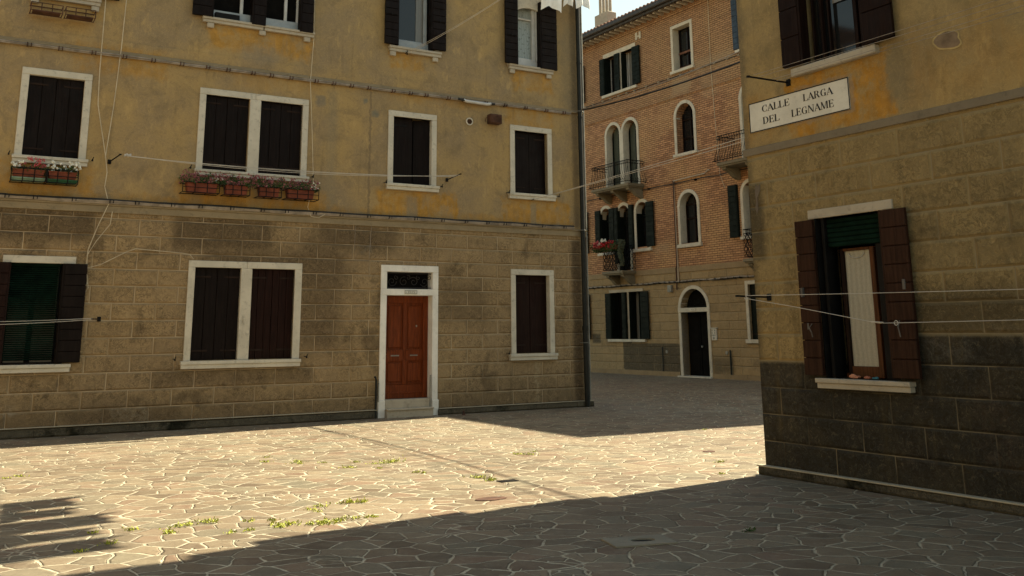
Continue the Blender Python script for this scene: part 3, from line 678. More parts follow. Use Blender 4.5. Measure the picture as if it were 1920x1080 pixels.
k = MB(); k.prism(rect(-4.375, -4.105, 2.375, 2.445), [rect(-4.367, -4.113, 2.383, 2.437)], -.0445, -.0425); k.build('plate_border', 'zinc', pl)
lettering([('1925', -4.31, -4.15)], 2.39, .04, -.0445, 'zinc', pl, 'figures')
k = MB(); k.lathe([(.008, -.044), (.008, -.042)], (-4.345, 0, 2.405), 8, 'y'); k.build('rivet', 'zinc', pl)

# pipes, vents and small fittings of the ochre house
b = MB(); b.tube([(-.03, -.10, HA - .1), (-.03, -.10, 1.72)], .052, 12); b.tube([(-.03, -.10, 1.72), (-.03, -.10, 1.62)], .068, 12); b.tube([(-.03, -.10, 1.62), (-.02, -.11, .02)], .058, 12)
for zz in (7.75, 6.45, 3.78): b.tube([(-.03, -.10, zz), (-.03, -.10, zz + .035)], .06, 12)
b.build('downpipe', 'pipe', A, smooth=False)
b = MB()
for zz in (1.36, 3.84, 6.6): b.tube([(-.10, 0, zz), (-.10, -.12, zz), (-.03, -.165, zz), (.04, -.12, zz), (.04, 0, zz)], .007, 5)
b.tube([(.12, -.02, 0.1), (.12, -.02, HA)], .022, 8); b.build('pipe_clamp', 'zinc', A)
b = MB(); b.tube([(-4.97, -.075, -.02), (-4.97, -.075, .72)], .022, 8); b.tube([(-4.97, -.075, .72), (-4.97, -.03, .77), (-4.97, .0, .77)], .018, 8)
b.build('drain_pipe', 'pipe', A)
b = MB(); b.tube([(-3.80, -.06, .17), (-3.80, -.06, .78)], .017, 8); b.build('boot_rail', 'zinc', A)
b = MB(); b.tube([(-4.91, -.05, .3), (-4.91, -.05, .66)], .016, 8); b.build('boot_rail', 'zinc', A)
b = MB(); b.box(-2.45, -2.16, -.17, .0, 6.07, 6.28, .012)
for i in range(5): b.box(-2.43, -2.18, -.182, -.168, 6.095 + i * .035, 6.11 + i * .035)
b.tube([(-2.50, -.02, 6.12), (-2.52, -.08, 6.18), (-2.47, -.12, 6.22)], .008, 5); b.build('square_vent', 'rust', A)
b = MB(); b.prism(ell(-2.89, 6.08, .085, .085, 0, 345, 23), [ell(-2.89, 6.08, .062, .062, 0, 345, 23)], -.02, 0); b.build('vent_ring', 'stone', A)
b = MB()
for i in range(7): b.box(-2.945, -2.835, -.012, -.002, 6.035 + i * .014, 6.043 + i * .014)
b.build('vent_grille', 'rust', A)
# ================================================================ unseen house added left of the view to reflect warm sunlight
L_ = thing('reflector_house', 'plain ochre house added beyond the left edge to reflect sunlight', 'house', (-10.5, -5.0, 0), R(121.4355))
MB().prism(rect(-8, 19, -.3, 9.5), [rect(q, q + 1, z0, z0 + 1.6) for q in (-5, -1, 3, 7, 11, 15) for z0 in (1.1, 4.5, 7.3)], 0, .3).build('front_wall', 'upA', L_)
b = MB(); b.box(-8, 19, .5, 6, -.3, 9.5); b.build('house_core', 'dark', L_)
b = MB(); b.box(-8.3, 19.3, -.5, 6.4, 9.5, 9.75); b.build('roof', 'tile', L_)
# ================================================================ CORNER HOUSE (right)
HB = 8.2
Bh = thing('corner_house', 'olive stucco corner house with dark damp stone base and street sign', 'house', *FB)
MB().prism(rect(.06, 14, -.3, 3.66), [rect(1.04, 1.96, 1.09, 2.80), rect(6, 7, 1.1, 2.8)], 0, .34).build('ground_floor_wall', 'lowB', Bh)
MB().prism(rect(.04, 14, 3.66, HB), [rect(1.04, 1.94, 4.55, 6.3), rect(6, 7, 4.55, 6.3)], .002, .34).build('upper_wall', 'upB', Bh)
b = MB(); b.box(.06, .36, .34, 8, -.3, 3.66); b.box(13.7, 14, .34, 8, -.3, 3.66); b.box(0, 14, 8, 8.3, -.3, 3.66); b.build('rear_and_side_walls', 'lowB', Bh)
b = MB(); b.box(.04, .34, .34, 8, 3.661, HB); b.box(13.7, 14, .34, 8, 3.661, HB); b.box(0, 14, 8, 8.3, 3.661, HB); b.build('rear_and_side_upper_walls', 'upB', Bh)
b = MB(); b.box(.3, 13.7, .95, 1.0, 0, HB - .1); b.box(.3, 13.7, .35, .95, 3.6, 3.65); b.build('inner_partition', 'dark', Bh)
b = MB(); b.box(.015, 14, -.022, 0, 3.655, 3.745, .006); b.box(.015, .06, .0, 8.3, 3.655, 3.745, .006); b.build('string_course', 'bandB', Bh)
r = MB(); vs = [r.bm.verts.new(p) for p in ((-.15, -.45, HB), (14.2, -.45, HB), (14.2, 8.6, HB), (-.15, 8.6, HB), (-.15, -.45, HB + .14), (14.2, -.45, HB + .14), (14.2, 8.6, HB + .14), (-.15, 8.6, HB + .14), (4, 4.1, HB + 1.9), (10, 4.1, HB + 1.9))]
for f in ((0, 3, 2, 1), (0, 1, 5, 4), (1, 2, 6, 5), (2, 3, 7, 6), (3, 0, 4, 7), (4, 5, 9, 8), (6, 7, 8, 9), (5, 6, 9), (7, 4, 8)): r.bm.faces.new([vs[i] for i in f])
r.build('roof', 'tile', Bh)
plinth(Bh, -.0, 14, .085, .085, .07, step=1.1, mat='plinth')
b = MB(); b.box(-.01, 14, -.078, 0, .088, .104, .004); b.box(-.01, .06, 0, 8, -.2, .10, .01); b.build('plinth_cap', 'cap', Bh)
# lower window
wb = MB(); wb.box(.95, 2.06, -.025, .2, 2.80, 2.90, .006); wb = wb.build('window', 'stone_dull', Bh)
sill(wb, .95, 2.13, .985, 1.09, .10, 'stone_dull')
leaf_panel(wb, .81, 1.06, 1.115, 2.79, -.09, 'shutB', 9, 1, hw=False, edge=False); leaf_panel(wb, 1.97, 2.26, 1.12, 2.79, -.11, 'shutB', 9, -1, hw=False)
k = MB()
for (px, pz, s_) in ((.86, 1.95, 1), (2.17, 1.98, 1)):
    k.box(px, px + .03, -.125, -.09, pz, pz + .10, .003)
k.tube([(.97, -.10, 1.66), (.955, -.13, 1.62), (.985, -.13, 1.56), (.985, -.12, 1.52)], .007, 5); k.box(.90, .92, -.10, -.09, 1.6, 1.67, .003)
k.tube([(2.10, -.12, 1.68), (2.09, -.14, 1.62), (2.11, -.14, 1.52)], .007, 5); k.build('shutter_hook', 'hookm', wb)
k = MB(); yy = .14
k2 = MB(); k2.box(1.215, 1.259, yy, yy + .05, 1.10, 2.46, .005); k2.build('shaded_stile', 'shutB2', wb); k.box(1.60, 1.66, yy, yy + .05, 1.10, 2.46, .005); k.box(1.26, 1.60, yy, yy + .05, 1.10, 1.215, .005); k.box(1.26, 1.60, yy, yy + .05, 2.43, 2.46, .004)  # left stile gets a darker paint to imitate the shadow on it
k.box(1.14, 1.72, yy + .05, yy + .09, 1.095, 1.14, .004); k.build('sash', 'woodframe', wb)
k = MB(); k.box(1.262, 1.598, yy + .03, yy + .035, 1.216, 2.43); k.build('pane', 'curtain', wb)
k = MB(); k.box(1.09, 1.13, .02, .12, 1.09, 2.80, .003); k.box(1.72, 1.92, .1, .16, 1.09, 2.80, .003); k.box(1.04, 1.10, .10, .2, 1.09, 2.8, .003); k.box(1.038, 1.056, -.02, .30, 1.095, 2.795, .002); k.build('shade_filler', 'iron', wb)  # near-black boards stand in for the shaded depth of the opening
k = MB()
for i in range(6): k.box(1.13, 1.90, .06 + .004 * (i % 2), .12, 2.48 + i * .052, 2.528 + i * .052, .008)
k.build('roller_blind', 'greenslat', wb)
k = MB(); k.tube([(1.42 + .10 * math.cos(a / 10 * math.pi), yy + .02, 2.41 - .06 * math.sin(a / 10 * math.pi)) for a in range(11)], .004, 4); k.build('window_hook', 'whiteframe', wb)
# upper window
wu = MB(); wu.box(.95, 2.05, -.02, .2, 6.30, 6.42, .006); wu = wu.build('window', 'stone_dull', Bh)
b = MB(); b.box(.90, 2.07, -.075, .1, 4.455, 4.55, .01); b.build('sill', 'stone_dull', wu)
leaf_panel(wu, .80, 1.07, 4.58, 6.3, -.09, 'shutB2', 5, 1, hw=False); leaf_panel(wu, 1.96, 2.33, 4.56, 6.3, -.11, 'shutB2', 5, -1, hw=False)
k = MB(); k.box(1.04, 1.94, .2, .21, 4.55, 6.3); k.build('pane', 'glass', wu)
k = MB()
for xx, ww in ((1.10, .02), (1.22, .03), (1.33, .02), (1.68, .05), (1.86, .04)): k.box(xx, xx + ww, .12, .17, 4.56, 6.3, .004)
k.box(1.36, 1.68, .13, .17, 4.56, 4.62, .004); k.build('sash', 'shutB2', wu)
k = MB(); k.box(1.75, 1.86, .15, .16, 4.57, 6.3); k.box(1.37, 1.67, .175, .18, 5.25, 6.3); k.build('curtain', 'curtaingrey', wu)
for k_, (y0, pr_) in enumerate(((.55, .36), (1.75, .36))):  # unseen leaves, made taller so their ground shadow bulges farther
    b = MB()
    for i in range(9): b.box(.04 - pr_, .04, y0, y0 + .03, 4.57 + i * .225, 4.79 + i * .225, .003)
    b.build('shutter', 'shutB2', Bh, 'unseen side window shutter drawn tall for its shadow')
b = MB(); b.box(-.16, .05, .5, 1.9, 6.66, 7.1, .01); b.build('shadow_block', 'stone_dull', Bh)  # unseen block added to soften the step in the ground shadow
b = MB(); b.box(-.06, .05, .5, 1.9, 4.46, 4.56, .006); b.build('sill', 'stone_dull', Bh)
b = MB(); b.box(-.22, .04, .62, 1.7, 4.10, 4.30, .01); b.build('shadow_ledge', 'terracotta', Bh)  # unseen ledge added under the shutters to widen the ground shadow
# flaked plaster patches
def blob(cx, cz, rx, rz, n=26, seed=1, amp=.18):
    rnd = random.Random(seed); ph = [rnd.uniform(0, 6.28) for _ in range(4)]
    return [(cx + rx * (1 + amp * sum(math.sin((k + 2) * a + ph[k]) / (k + 1.3) for k in range(4))) * math.cos(a), cz + rz * (1 + amp * sum(math.sin((k + 2) * a + ph[k]) / (k + 1.3) for k in range(4))) * math.sin(a)) for a in [2 * math.pi * i / n for i in range(n)]]
b = MB(); b.prism(blob(2.86, 4.385, .17, .095, seed=5), (), -.004, .001); b.build('plaster_rim', simple('bare_yellow_plaster', (.36, .27, .12), .9, .3), Bh)
b = MB(); b.prism(blob(2.86, 4.385, .148, .08, seed=5), (), -.006, -.0045); b.build('plaster_patch', simple('bare_render', (.19, .135, .085), .95, .3), Bh)
b = MB(); b.prism([(.17, 2.95), (.20, 3.02), (.19, 3.14), (.24, 3.22), (.25, 3.30), (.21, 3.28), (.17, 3.30), (.155, 3.2), (.17, 3.1), (.145, 3.02)], (), -.003, .001); b.build('plaster_crack', simple('bare_render', (.13, .105, .08), .95, .2), Bh)

# the street sign
sg = MB(); sg.box(.15, 1.645, -.008, .001, 3.93, 4.295, .002); sg = sg.build('street_sign', 'signwhite')
tag(sg, 'white street sign painted CALLE LARGA DEL LEGNAME in black capitals', 'sign', frame=FB)
k = MB(); k.prism(rect(.15, 1.645, 3.93, 4.295), [rect(.162, 1.633, 3.942, 4.283)], -.0105, -.0082); k.build('sign_border', 'black', sg)
lettering([('CALLE', .358, .80), ('LARGA', 1.0, 1.428)], 4.152, .082, -.0105, 'black', sg)
lettering([('DEL', .365, .632), ('LEGNAME', .812, 1.432)], 4.005, .084, -.0105, 'black', sg)

# ================================================================ BRICK HOUSE
HC = 13.62
C_ = thing('brick_house', 'tall brick house with arched stone windows and iron balconies', 'house', *FC)
SE = 11.75
holesU = []
def A4(c, z0, zs, zt, hw=.47): return arch(c - hw, c + hw, z0, zs, zt)
holesU += [A4(.02, 4.68, 6.03, 6.50), A4(.04, 7.98, 9.33, 9.81), rect(-.41, .57, 11.15, 12.80)]
holesU += [arch(-4.73, -3.86, 7.12, 9.38, 9.80), arch(-3.64, -2.77, 7.12, 9.38, 9.80)]
holesU += [rect(-4.70, -2.75, 11.13, 12.70), arch(-5.30, -4.55, 4.75, 6.10, 6.45), arch(-4.15, -3.40, 3.92, 6.10, 6.45), arch(-3.0, -2.25, 4.75, 6.10, 6.45)]
holesU += [rect(3.05, 3.9, 11.1, 12.8), arch(2.95, 3.8, 7.12, 9.38, 9.80), arch(2.75, 3.45, 4.68, 6.1, 6.45), arch(3.75, 4.5, 3.92, 6.1, 6.45)]
for zc, zt in ((4.75, 6.45), (11.1, 12.75)): holesU += [rect(-7.9, -6.95, zc, zt)]
MB().prism(rect(-14, SE, 3.84, HC), holesU, .002, .4).build('brick_wall', 'brick', C_)
MB().prism([(-14, -.3), (-.64, -.3), (-.64, 2.38)] + [(.045 + .685 * math.cos(math.pi * (1 - i / 12)), 2.38 + .67 * math.sin(math.pi * i / 12)) for i in range(1, 12)] + [(.73, 2.38), (.73, -.3), (SE, -.3), (SE, 3.84), (-14, 3.84)],
           [rect(-4.72, -2.75, 1.3, 3.08), rect(2.72, 3.6, 1.3, 3.08), rect(-7.9, -6.95, 1.3, 3.08)], 0, .4).build('ground_floor_wall', 'lowC', C_)
b = MB(); b.box(SE - .3, SE, .4, 9, -.3, HC); b.box(-14, -13.7, .4, 9, -.3, HC); b.box(-14, SE, 9, 9.3, -.3, HC); b.build('rear_and_side_walls', 'brick', C_)
b = MB(); b.box(-13.7, SE - .3, 1.1, 1.2, 0, HC - .2); b.box(-13.7, SE - .3, .41, 1.1, 3.5, 3.55); b.box(-13.7, SE - .3, .41, 1.1, 7.0, 7.05); b.box(-13.7, SE - .3, .41, 1.1, 10.5, 10.55); b.build('inner_partition', 'dark', C_)
b = MB(); b.box(-14, SE, -.03, 0, 3.66, 3.86, .006); b.build('string_course', 'bandC', C_)
b = MB(); b.box(-14, SE, -.035, .0, 10.10, 10.16, .01); b.box(-14, SE, -.02, .0, 6.98, 7.03, .008); b.build('brick_string_course', 'brick', C_)
plinth(C_, -14, -.79, .15, .17, .07, mat='bandC', step=.9); plinth(C_, .89, SE, .15, .17, .07, mat='bandC', step=.9)
# roof
r = MB(); vs = [r.bm.verts.new(p) for p in ((-14.3, -.62, HC + .06), (SE + .3, -.62, HC + .06), (SE + .3, 9.6, HC + .06), (-14.3, 9.6, HC + .06), (-14.3, 4.5, HC + 1.9), (SE + .3, 4.5, HC + 1.9), (-14.3, -.62, HC + .14), (SE + .3, -.62, HC + .14), (SE + .3, 9.6, HC + .14), (-14.3, 9.6, HC + .14))]
for f in ((0, 3, 2, 1), (0, 1, 7, 6), (6, 7, 5, 4), (4, 5, 8, 9), (3, 9, 8, 2), (0, 6, 4, 9, 3), (1, 2, 8, 5, 7)): r.bm.faces.new([vs[i] for i in f])
rf = r.build('roof', 'tile', C_)
b = MB(); b.box(-14.3, SE + .3, -.78, -.60, HC + .0, HC + .15, .03); b.box(-14.3, SE + .3, -.80, -.78, HC + .13, HC + .16, .004); b.box(-14.3, SE + .3, -.64, -.5, HC - .09, HC + .0, .01)
b.build('gutter', 'gutter', rf)
b = MB()
x = -12.
while x < SE: b.tube([(x, -.70, HC + .19), (x, .4, HC + .41)], .085, 8); x += .23
b.build('roof_tiles', 'tile', rf)
b = MB(); x = -12.
while x < SE: b.box(x, x + .11, -.50, .002, HC - .13, HC - .02, .01); x += .345
b.build('eave_bracket', stonemat('pale_bracket', (.46, .43, .37), (.1, .09, .07), .5), rf)
b = MB(); b.box(-13.9, SE, -.03, 0, HC - .30, HC - .18, .006); b.box(-13.9, SE, -.02, 0, HC - .18, HC + .03); b.build('cornice', 'brick', rf)
ch = MB(); ch.box(-7.02, -6.05, 1.25, 1.75, HC + .4, 15.45, .02); ch = ch.build('chimney', 'stone_dull', rf)
k = MB()
for i in range(4):
    cx = -6.88 + i * .24; k = MB()
    k.lathe([(.09, 15.45), (.075, 15.55), (.07, 16.35), (.10, 16.4), (.10, 16.46), (.08, 16.5), (.08, 17.0), (.11, 17.05), (.11, 17.1)], (cx, 1.5, 0), 10)
    k.build('chimney_pot', 'stone_dull', ch)

def archframe(x0, x1, z0, zs, zt, t=.119, label=None, sillz=None, parent=C_, mat='stone', joint=True):
    b = MB()
    out = arch(x0, x1, z0, zs, zt, 20); inn = arch(x0 + t, x1 - t, z0 + .0, zs, zt - t, 20)
    # ring open at the foot: outer then inner path
    O = out[1:] + [out[0]]; I = inn[1:] + [inn[0]]
    b.prism(O + I[::-1], (), -.03, .27)
    if joint:
        b.box(x0 - .008, x0 + t + .004, -.04, .2, zs - .03, zs + .03, .005); b.box(x1 - t - .004, x1 + .008, -.04, .2, zs - .03, zs + .03, .005)
    o = b.build('window', mat, parent, label)
    if sillz: b = MB(); b.box(x0 - .05, x1 + .05, -.10, .25, sillz[0], sillz[1], .008); b.build('sill', mat, o)
    return o
def sashes(o, x0, x1, z0, z1, y=.3, mat='shut', bars=(.5,), hb=(), t=.05, pane='glass'):
    k = MB(); k.box(x0, x1, y + .03, y + .04, z0, z1); k.build('pane', pane, o)
    k = MB(); k.box(x0, x0 + t, y - .02, y + .02, z0, z1); k.box(x1 - t, x1, y - .02, y + .02, z0, z1)
    for f in bars: xx = x0 + (x1 - x0) * f; k.box(xx - t / 2, xx + t / 2, y - .02, y + .025, z0, z1, .003)
    for f in hb: zz = z0 + (z1 - z0) * f; k.box(x0 + t, x1 - t, y - .015, y + .022, zz - t * .6, zz + t * .6, .003)
    k.build('sash', mat, o)
wfr = 'shutB2'
a1 = archframe(-.56, .60, 4.65, 6.03, 6.61, label='lower arched window above the door', sillz=(4.52, 4.65)); sashes(a1, -.45, .49, 4.68, 6.5, mat=wfr, bars=(.5,), hb=(.5, .78))
a2 = archframe(-.55, .63, 7.96, 9.33, 9.93, label='upper arched window above the door', sillz=(7.86, 7.96)); sashes(a2, -.44, .52, 7.98, 9.81, mat=wfr, bars=(.5,), hb=(.32, .7))
a3 = MB(); a3.prism(rect(-.52, .68, 11.13, 12.91), [rect(-.402, .562, 11.158, 12.79)], -.025, .29); a3 = a3.build('window', 'stone', C_, 'plain rectangular top-floor window')
b = MB(); b.box(-.58, .70, -.08, .25, 11.03, 11.135, .006); b.build('sill', 'stone', a3); sashes(a3, -.4, .56, 11.15, 12.8, mat=wfr, bars=(.5,), hb=(.45,))
k = MB(); k.box(-.35, .5, .2, .25, 11.15, 11.28, .01); k.box(-.35, .5, .2, .24, 11.78, 11.86, .01); k.build('shelf', simple('reddish_shelf', (.16, .07, .04), .7), a3)
# paired arches with balcony
a4 = archframe(-4.84, -3.75, 7.12, 9.38, 9.92, label='left arch of the balcony pair', mat='stone'); a5 = archframe(-3.75, -2.66, 7.12, 9.38, 9.92, label='right arch of the balcony pair', mat='stone')
grc = stonemat('mottled_green_door', (.065, .075, .055), (.20, .19, .11), .9)
for o, x0 in ((a4, -4.73), (a5, -3.64)): sashes(o, x0, x0 + .87, 7.12, 9.81, mat='shutC', bars=(.5,), pane=grc)
# top double window
def shutpair(o, L, z0, z1, mat='shutC', y=-.10, n=9):
    for x0, x1, sd_ in L: leaf_panel(o, x0, x1, z0, z1, y, mat, n, sd_, hw=False)
a6 = MB(); a6.box(-4.80, -2.66, -.03, .2, 12.70, 12.88, .006); a6.box(-3.80, -3.62, .0, .3, 11.13, 12.70, .005); a6 = a6.build('window', 'stone', C_, 'top-floor double window with green shutters')
b = MB(); b.box(-4.88, -2.62, -.09, .25, 11.02, 11.13, .006); b.build('sill', 'stone', a6)
shutpair(a6, ((-4.98, -4.70, 1), (-3.95, -3.66, -1), (-2.80, -2.36, -1)), 11.15, 12.70)
sashes(a6, -4.70, -3.80, 11.13, 12.7, mat='whiteframe', bars=(.45, .6), t=.03, pane='dark'); sashes(a6, -3.62, -2.75, 11.13, 12.7, mat='whiteframe', bars=(.15, .55), t=.03, pane='curtaingrey')
# triple arches
a7 = archframe(-5.41, -4.44, 4.68, 6.08, 6.58, label='left arch of the shuttered triple window', sillz=(4.58, 4.68), joint=False)
a8 = archframe(-4.26, -3.29, 3.86, 6.08, 6.58, label='middle arch opening on the small flowered balcony', joint=False)
a9 = archframe(-3.11, -2.14, 4.68, 6.08, 6.58, label='right arch of the shuttered triple window', sillz=(4.56, 4.68), joint=False)
shutpair(a7, ((-5.58, -5.28, 1), (-4.62, -4.34, -1)), 4.72, 6.42); shutpair(a8, ((-4.30, -4.12, 1),), 4.2, 6.42); shutpair(a9, ((-3.38, -3.16, 1), (-2.30, -1.88, -1)), 4.72, 6.42)
for o, x0, zz in ((a7, -5.30, 4.7), (a8, -4.15, 3.9), (a9, -3.0, 4.7)): sashes(o, x0, x0 + .75, zz, 6.45, mat='shutC', bars=(.5,), hb=(.72,), t=.04, pane='glass')
# ground-floor double window
a10 = MB(); a10.box(-4.85, -2.74, -.03, .2, 3.08, 3.19, .006); a10.box(-3.82, -3.64, .0, .3, 1.3, 3.08, .005); a10 = a10.build('window', 'stone_dull', C_, 'ground-floor double window with open green shutters')
b = MB(); b.box(-4.95, -2.64, -.09, .25, 1.20, 1.30, .006); b.build('sill', 'stone', a10)
shutpair(a10, ((-5.05, -4.72, 1), (-3.98, -3.78, 1), (-2.82, -2.38, -1)), 1.31, 3.07)
sashes(a10, -4.72, -3.82, 1.3, 3.08, mat='shutC', bars=(.5,), t=.04, pane='dark'); sashes(a10, -3.64, -2.75, 1.3, 3.08, mat='shutC', bars=(.3,), t=.04, pane='curtaingrey')
def liner(o, xs, z0, z1, mat='shutC', y1=.3, th=.014):  # thin dark boards added to darken the window reveals
    for x, sd_ in xs:
        MB().box(min(x, x + sd_ * th), max(x, x + sd_ * th), .0, y1, z0, z1, .002).build('reveal_liner', mat, o)
liner(a6, ((-4.70, 1), (-3.80, -1), (-3.62, 1), (-2.75, -1)), 11.14, 12.69)
liner(a10, ((-4.72, 1), (-3.82, -1), (-3.64, 1), (-2.75, -1)), 1.31, 3.07)
for o_, c_, zb_ in ((a7, -4.925, 4.7), (a8, -3.775, 3.93), (a9, -2.625, 4.7)): liner(o_, ((c_ - .364, 1), (c_ + .364, -1)), zb_, 6.05)
# partly seen windows
for zc, zt, lb in ((4.75, 6.45, 'middle'), (11.1, 12.75, 'top-floor'), (1.3, 3.08, 'ground-floor')):
    o = MB(); o.box(-8.0, -6.85, -.03, .2, zt, zt + .12, .006); o = o.build('window', 'stone', C_, lb + ' window half hidden behind the ochre house')
    b = MB(); b.box(-8.0, -6.8, -.09, .2, zc - .11, zc, .006); b.build('sill', 'stone', o)
    leaf_panel(o, -6.98, -6.10, zc, zt, -.12, 'shutC', 9, -1, hw=False); sashes(o, -7.9, -6.95, zc, zt, mat='shutC')
o = MB(); o.box(2.95, 4.0, -.03, .2, 12.8, 12.92, .006); o = o.build('window', 'stone', C_, 'top-floor window with deep blue shutter'); b = MB(); b.box(2.85, 4.1, -.09, .2, 11.0, 11.1, .006); b.build('sill', 'stone', o)
leaf_panel(o, 2.80, 3.05, 11.12, 12.95, -.10, 'shutblue', 9, 1, hw=False); sashes(o, 3.05, 3.9, 11.1, 12.8)
o = archframe(2.84, 3.91, 7.12, 9.38, 9.92, label='arch behind the hidden balcony'); sashes(o, 2.95, 3.8, 7.12, 9.8, pane=grc)
o = archframe(2.64, 3.56, 4.66, 6.08, 6.58, label='arched window with one green shutter folded open', sillz=(4.56, 4.66), joint=False); shutpair(o, ((2.12, 2.50, 1),), 4.66, 6.44); sashes(o, 2.75, 3.45, 4.68, 6.45, mat='shutC', hb=(.72,))
o = archframe(3.66, 4.6, 3.86, 6.08, 6.58, joint=False); sashes(o, 3.75, 4.5, 3.92, 6.45)
o = MB(); o.box(2.60, 2.72, -.03, .25, 1.3, 3.2, .006); o.box(3.6, 3.72, -.03, .25, 1.3, 3.2, .006); o.box(2.72, 3.6, -.03, .25, 3.08, 3.2, .006); o = o.build('window', 'stone', C_); b = MB(); b.box(2.55, 3.77, -.09, .2, 1.18, 1.3, .006); b.build('sill', 'stone', o)
boards(o, 2.72, 3.6, 1.3, 3.08, .08, 2, 'shutC')
# arched door
dr = MB()
O = [(-.76, 0), (-.76, 2.38)] + [(.045 + .805 * math.cos(math.pi * (1 - i / 20)), 2.38 + .79 * math.sin(math.pi * i / 20)) for i in range(1, 20)] + [(.85, 2.38), (.85, 0)]
I = [(-.64, 0), (-.64, 2.38)] + [(.045 + .685 * math.cos(math.pi * (1 - i / 20)), 2.38 + .67 * math.sin(math.pi * i / 20)) for i in range(1, 20)] + [(.73, 2.38), (.73, 0)]
dr.prism(O + I[::-1], (), -.035, .27); dr.box(-.77, .86, -.045, .26, 2.24, 2.39, .006); dr.box(-.82, .90, -.16, .3, -.02, .045, .008)
dr = dr.build('door_surround', 'stone', C_)
d2 = MB(); d2.box(-.64, .73, .30, .34, .04, 2.24); d2.box(-.60, .03, .27, .30, .1, 2.2, .006); d2.box(.07, .69, .27, .30, .1, 2.2, .006)
for x0, x1 in ((-.52, -.05), (.14, .62)):
    for z0, z1 in ((.2, .8), (.95, 2.1)): d2.box(x0, x1, .255, .271, z0, z1, .008)
d2 = d2.build('door', 'dark', C_, 'black double door under the stone arch'); k = MB(); k.lathe([(.03, .20), (.04, .23), (.02, .27)], (.12, 0, 1.05), 10, 'y'); k.build('knob', 'zinc', d2)
k = MB(); k.prism([(-.64, 2.39), (.73, 2.39)] + [(.045 + .685 * math.cos(math.pi * i / 14), 2.39 + .66 * math.sin(math.pi * i / 14)) for i in range(1, 14)], (), .28, .29); k.build('fanlight_pane', 'dark', dr)
k = MB()
for i in range(6): scroll(k, -.45 + .2 * i, 2.56 + .06 * (i % 2), .09, 1.2, 1 if i % 2 else -1, .12, i, .008)
k.tube([(-.62, .12, 2.44), (.71, .12, 2.44)], .01, 5); k.build('fanlight_grille', 'shutC', dr)
k = MB(); k.box(-.12, .16, -.06, -.046, 2.28, 2.37, .003); k = k.build('number_plate', 'signwhite', dr)
lettering([('1925', -.06, .10)], 2.305, .035, -.0625, 'zinc', k, 'figures')
# fittings
k = MB(); k.box(.92, 1.16, -.06, 0, 1.27, 1.66, .008); k.box(.88, 1.20, -.09, 0, 1.66, 1.69, .006); k = k.build('doorbell_panel', 'signwhite', C_)
b = MB()
for i, (bx, bz) in enumerate(((.97, 1.60), (1.10, 1.60), (.97, 1.52), (1.10, 1.52), (.96, 1.44), (1.03, 1.44), (1.10, 1.44))): b.box(bx - .012, bx + .012, -.066, -.06, bz - .03, bz + .02, .002)
for i in range(4): b.box(.99, 1.09, -.064, -.06, 1.31 + i * .016, 1.317 + i * .016)
b.build('bell_button', 'black', k)
b = MB(); b.tube([(-.70, -.06, 7.0), (-.70, -.06, 3.9), (-.72, -.09, 3.8), (-.74, -.06, 3.6), (-.75, -.06, 3.05)], .024, 8); b.build('downpipe', 'rust', C_)
b = MB(); b.tube([(-.70, -.05, 7.0), (1.0, -.05, 7.05), (1.15, -.05, 7.15), (1.25, -.05, 7.14)], .022, 6); b.tube([(-.70, -.04, 7.03), (-.70, -.04, 7.02), (-.66, -.04, 3.3)], .024, 6); b.build('thin_pipe', stonemat('pale_pipe', (.45, .38, .30)), C_)
b = MB(); b.box(-1.22, -1.02, -.12, 0, 2.98, 3.22, .008); b.build('meter_box', 'zinc', C_)
b = MB(); b.tube([(-1.70, -.05, .1), (-1.70, -.05, 1.02)], .02, 6); b.tube([(1.78, -.05, -.02), (1.78, -.05, .95)], .028, 6); b.build('ground_pipe', 'pipe', C_)
b = MB(); b.lathe([(.06, -.03), (.06, -.002)], (-1.50, 0, .86), 12, 'y'); b.lathe([(.06, -.03), (.06, -.002)], (1.58, 0, .86), 12, 'y'); b.build('tap_cover', 'zinc', C_)
b = MB(); b.box(-2.62, -2.50, -.03, 0, 12.95, 13.25, .004); b.box(-2.40, -2.28, -.03, 0, 12.95, 13.25, .004); b.box(-2.5, -2.4, -.02, 0, 13.05, 13.12, .004); b.build('wall_tie', 'stone', C_)
# lantern-like bracket lamp by the hidden left window
b = MB(); b.box(-6.62, -6.44, -.30, -.12, 12.86, 12.93, .01); b.lathe([(.10, 12.66), (.13, 12.72), (.10, 12.86)], (-6.53, -.21, 0), 8); b.lathe([(.03, 12.93), (.03, 13.15)], (-6.6, -.21, 0), 6); b.lathe([(.03, 12.93), (.03, 13.12)], (-6.45, -.21, 0), 6)
b.tube([(-6.53, 0, 12.9), (-6.53, -.2, 12.9)], .02, 6); b.build('wall_lamp', 'whiteframe', C_)

